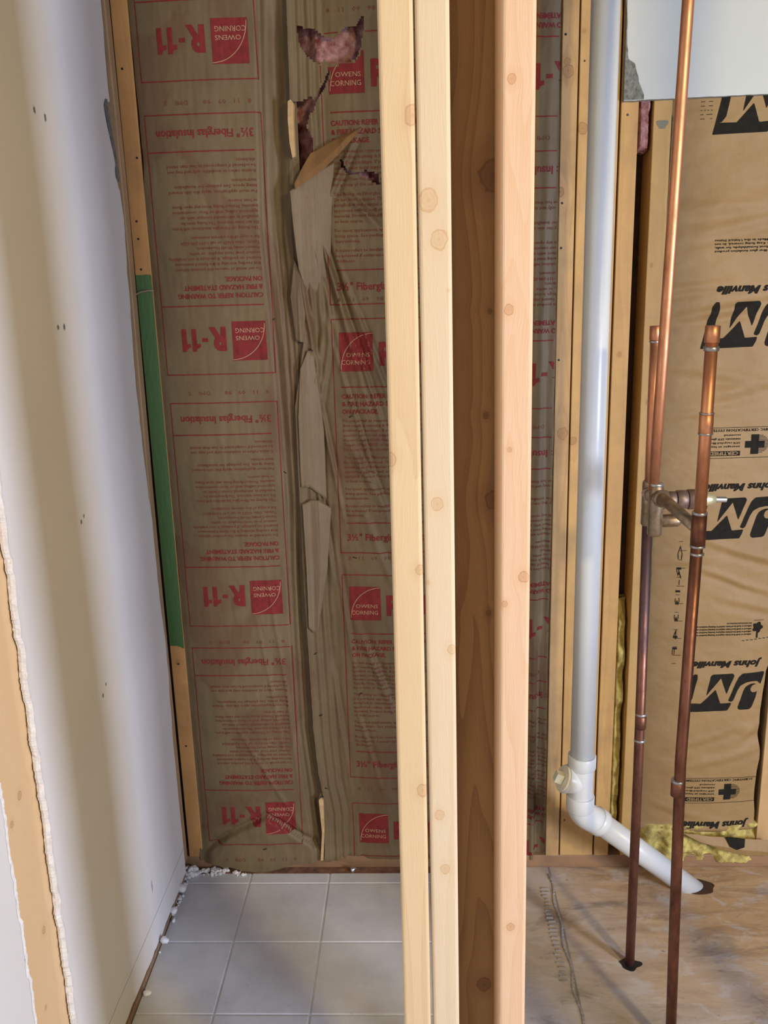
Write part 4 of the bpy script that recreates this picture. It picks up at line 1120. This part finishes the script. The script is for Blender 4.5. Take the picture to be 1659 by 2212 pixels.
bm = bmesh.new(); add_tube(bm, [(.577, 1.812, 1.185), (.590, 1.812, 1.185), (.600, 1.812, 1.185), (.611, 1.812, 1.184)], [.0165, .0155, .0125, .0085], 24)
stm = from_bm('stem_nut', bm, simple('pale_brass', (.72, .66, .40), .35, .6), sv, True)
bm = bmesh.new(); add_tube(bm, [(.609, 1.812, 1.184), (.633, 1.812, 1.183), (.634, 1.812, 1.183)], [.0060, .0060, .005], 12); child('valve_stem', bm, m_steel, stm, False)
bm = bmesh.new()
add_tube(bm, [(.488, 1.802, 1.196), (.4905, 1.785, 1.196), (.497, 1.74, 1.195), (.512, 1.612, 1.182)], [.0155, .0150, .0115, .0115], 22)
add_tube(bm, [(.4905, 1.784, 1.196), (.492, 1.772, 1.196)], .0168, 22)
from_bm('cross_arm', bm, m_brass, sv, True)
# black collar where the far supply pipe leaves the floor
bm = bmesh.new()
vs = [bm.verts.new((.4955 + .026 * math.cos(a) * (1 + .22 * math.sin(3 * a + 1)), 1.853 + .020 * math.sin(a) * (1 + .2 * math.cos(4 * a)), .0009)) for a in [i * 2 * math.pi / 26 for i in range(26)]]
bm.faces.new(vs); o = from_bm('floor_hole', bm, m_dark); tag(o, 'black ragged hole around the far copper pipe', kind='structure')

# ------------------------------------------------------------------ small things
def rock(bm, c, r, seed):
    rn = random.Random(seed)
    res = bmesh.ops.create_icosphere(bm, subdivisions=2, radius=r)
    a = [rn.uniform(.6, 1.25) for _ in range(3)]
    for v in res['verts']:
        n_ = 1 + .5 * float(fbm(v.co.x / r * 1.3 + seed * 3.1, v.co.y / r * 1.3 + v.co.z / r, 3)) * 1.6
        v.co = Vector((v.co.x * a[0] * n_ + c[0], v.co.y * a[1] * n_ + c[1], v.co.z * a[2] * .75 * n_ + c[2]))
big = [(-.676, 2.02, .024, .012, 'on the plate edge halfway along the left wall'), (-.670, 1.905, .026, .015, 'largest, at the second grout line by the left wall'), (-.679, 2.11, .022, .014, 'by the left wall nearest the corner'), (-.668, 1.742, .018, .009, 'small, nearest the viewer at the foot of the left wall')]
for i, (x, y, z, r, tx) in enumerate(big):
    bm = bmesh.new(); rock(bm, (0, 0, 0), r, i + 3); o = from_bm('plaster_chunk', bm, m_gyp, None, True); o.location = (x, y, z)
    tag(o, 'white plaster chunk, ' + tx, 'plaster chunk', 'plaster chunks along the left wall')
rn = random.Random(5); bm = bmesh.new()
for k in range(130):
    if k < 75: x = -.685 + abs(rn.gauss(0, .07)); y = 2.200 + rn.uniform(-.012, .015)
    else: y = 2.19 - abs(rn.gauss(0, .12)); x = -.683 + rn.uniform(-.006, .010)
    r = rn.uniform(.0018, .0065) * (1.25 if k < 75 else 1)
    rock(bm, (x, y, TT + r * .5), r, k + 40)
for k in range(26):
    r = rn.uniform(.004, .010); rock(bm, (-.675 + rn.uniform(-.012, .016), 2.195 + rn.uniform(-.02, .02), .008 + rn.uniform(0, .02)), r, k + 200)
o = from_bm('plaster_crumbs', bm, m_gyp, None, True); tag(o, 'white plaster crumbs heaped in the floor corner left of the tiles', 'plaster crumbs', kind='stuff')
# screw lying at the plate
bm = bmesh.new(); add_tube(bm, [(0, 0, 0), (.002, 0, .0008), (.010, .003, .0035), (.016, .006, .001)], [.0075, .0078, .003, .001], 12)
o = from_bm('drywall_screw', bm, m_steel, None, True); o.location = (-.212, 2.200, .012); tag(o, 'shiny screw lying against the foot of the back wall', 'screw')
# tie wire across the green paint
bm = bmesh.new(); zt_ = bz(1.625)
add_tube(bm, [(bx(-.688), YB - .016, zt_ - .012), (bx(-.680), YB - .006, zt_ - .006), (bx(-.66), YB - .006, zt_ + .003), (bx(-.640), YB - .006, zt_ + .006), (bx(-.628), YB - .003, zt_ + .005)], .0022, 8)
o = from_bm('wire', bm, simple('rusty_wire', (.33, .25, .17), .6, .3), None, True); tag(o, 'thin bent wire crossing the corner stud at the top of the green paint', 'wire')
# thinset comb marks on the plywood
bm = bmesh.new(); rn = random.Random(8)
for k in range(24):
    y = 2.13 - k * .0145
    add_box(bm, .318 + rn.uniform(-.004, .004), .334 + rn.uniform(-.003, .004), y, y + .006, 0, .0025, .001, 1)
for k in range(60):
    y = 2.18 - k * .012
    add_box(bm, .345 + .004 * math.sin(k * .5), .350 + .004 * math.sin(k * .5) + rn.uniform(0, .002), y, y + .013, 0, .0018 + rn.uniform(0, .002), .0008, 1)
o = from_bm('thinset_ridges', bm, m_thin); tag(o, 'combed ridges of dried mortar on the plywood right of the pinkish stud', 'mortar', kind='stuff')
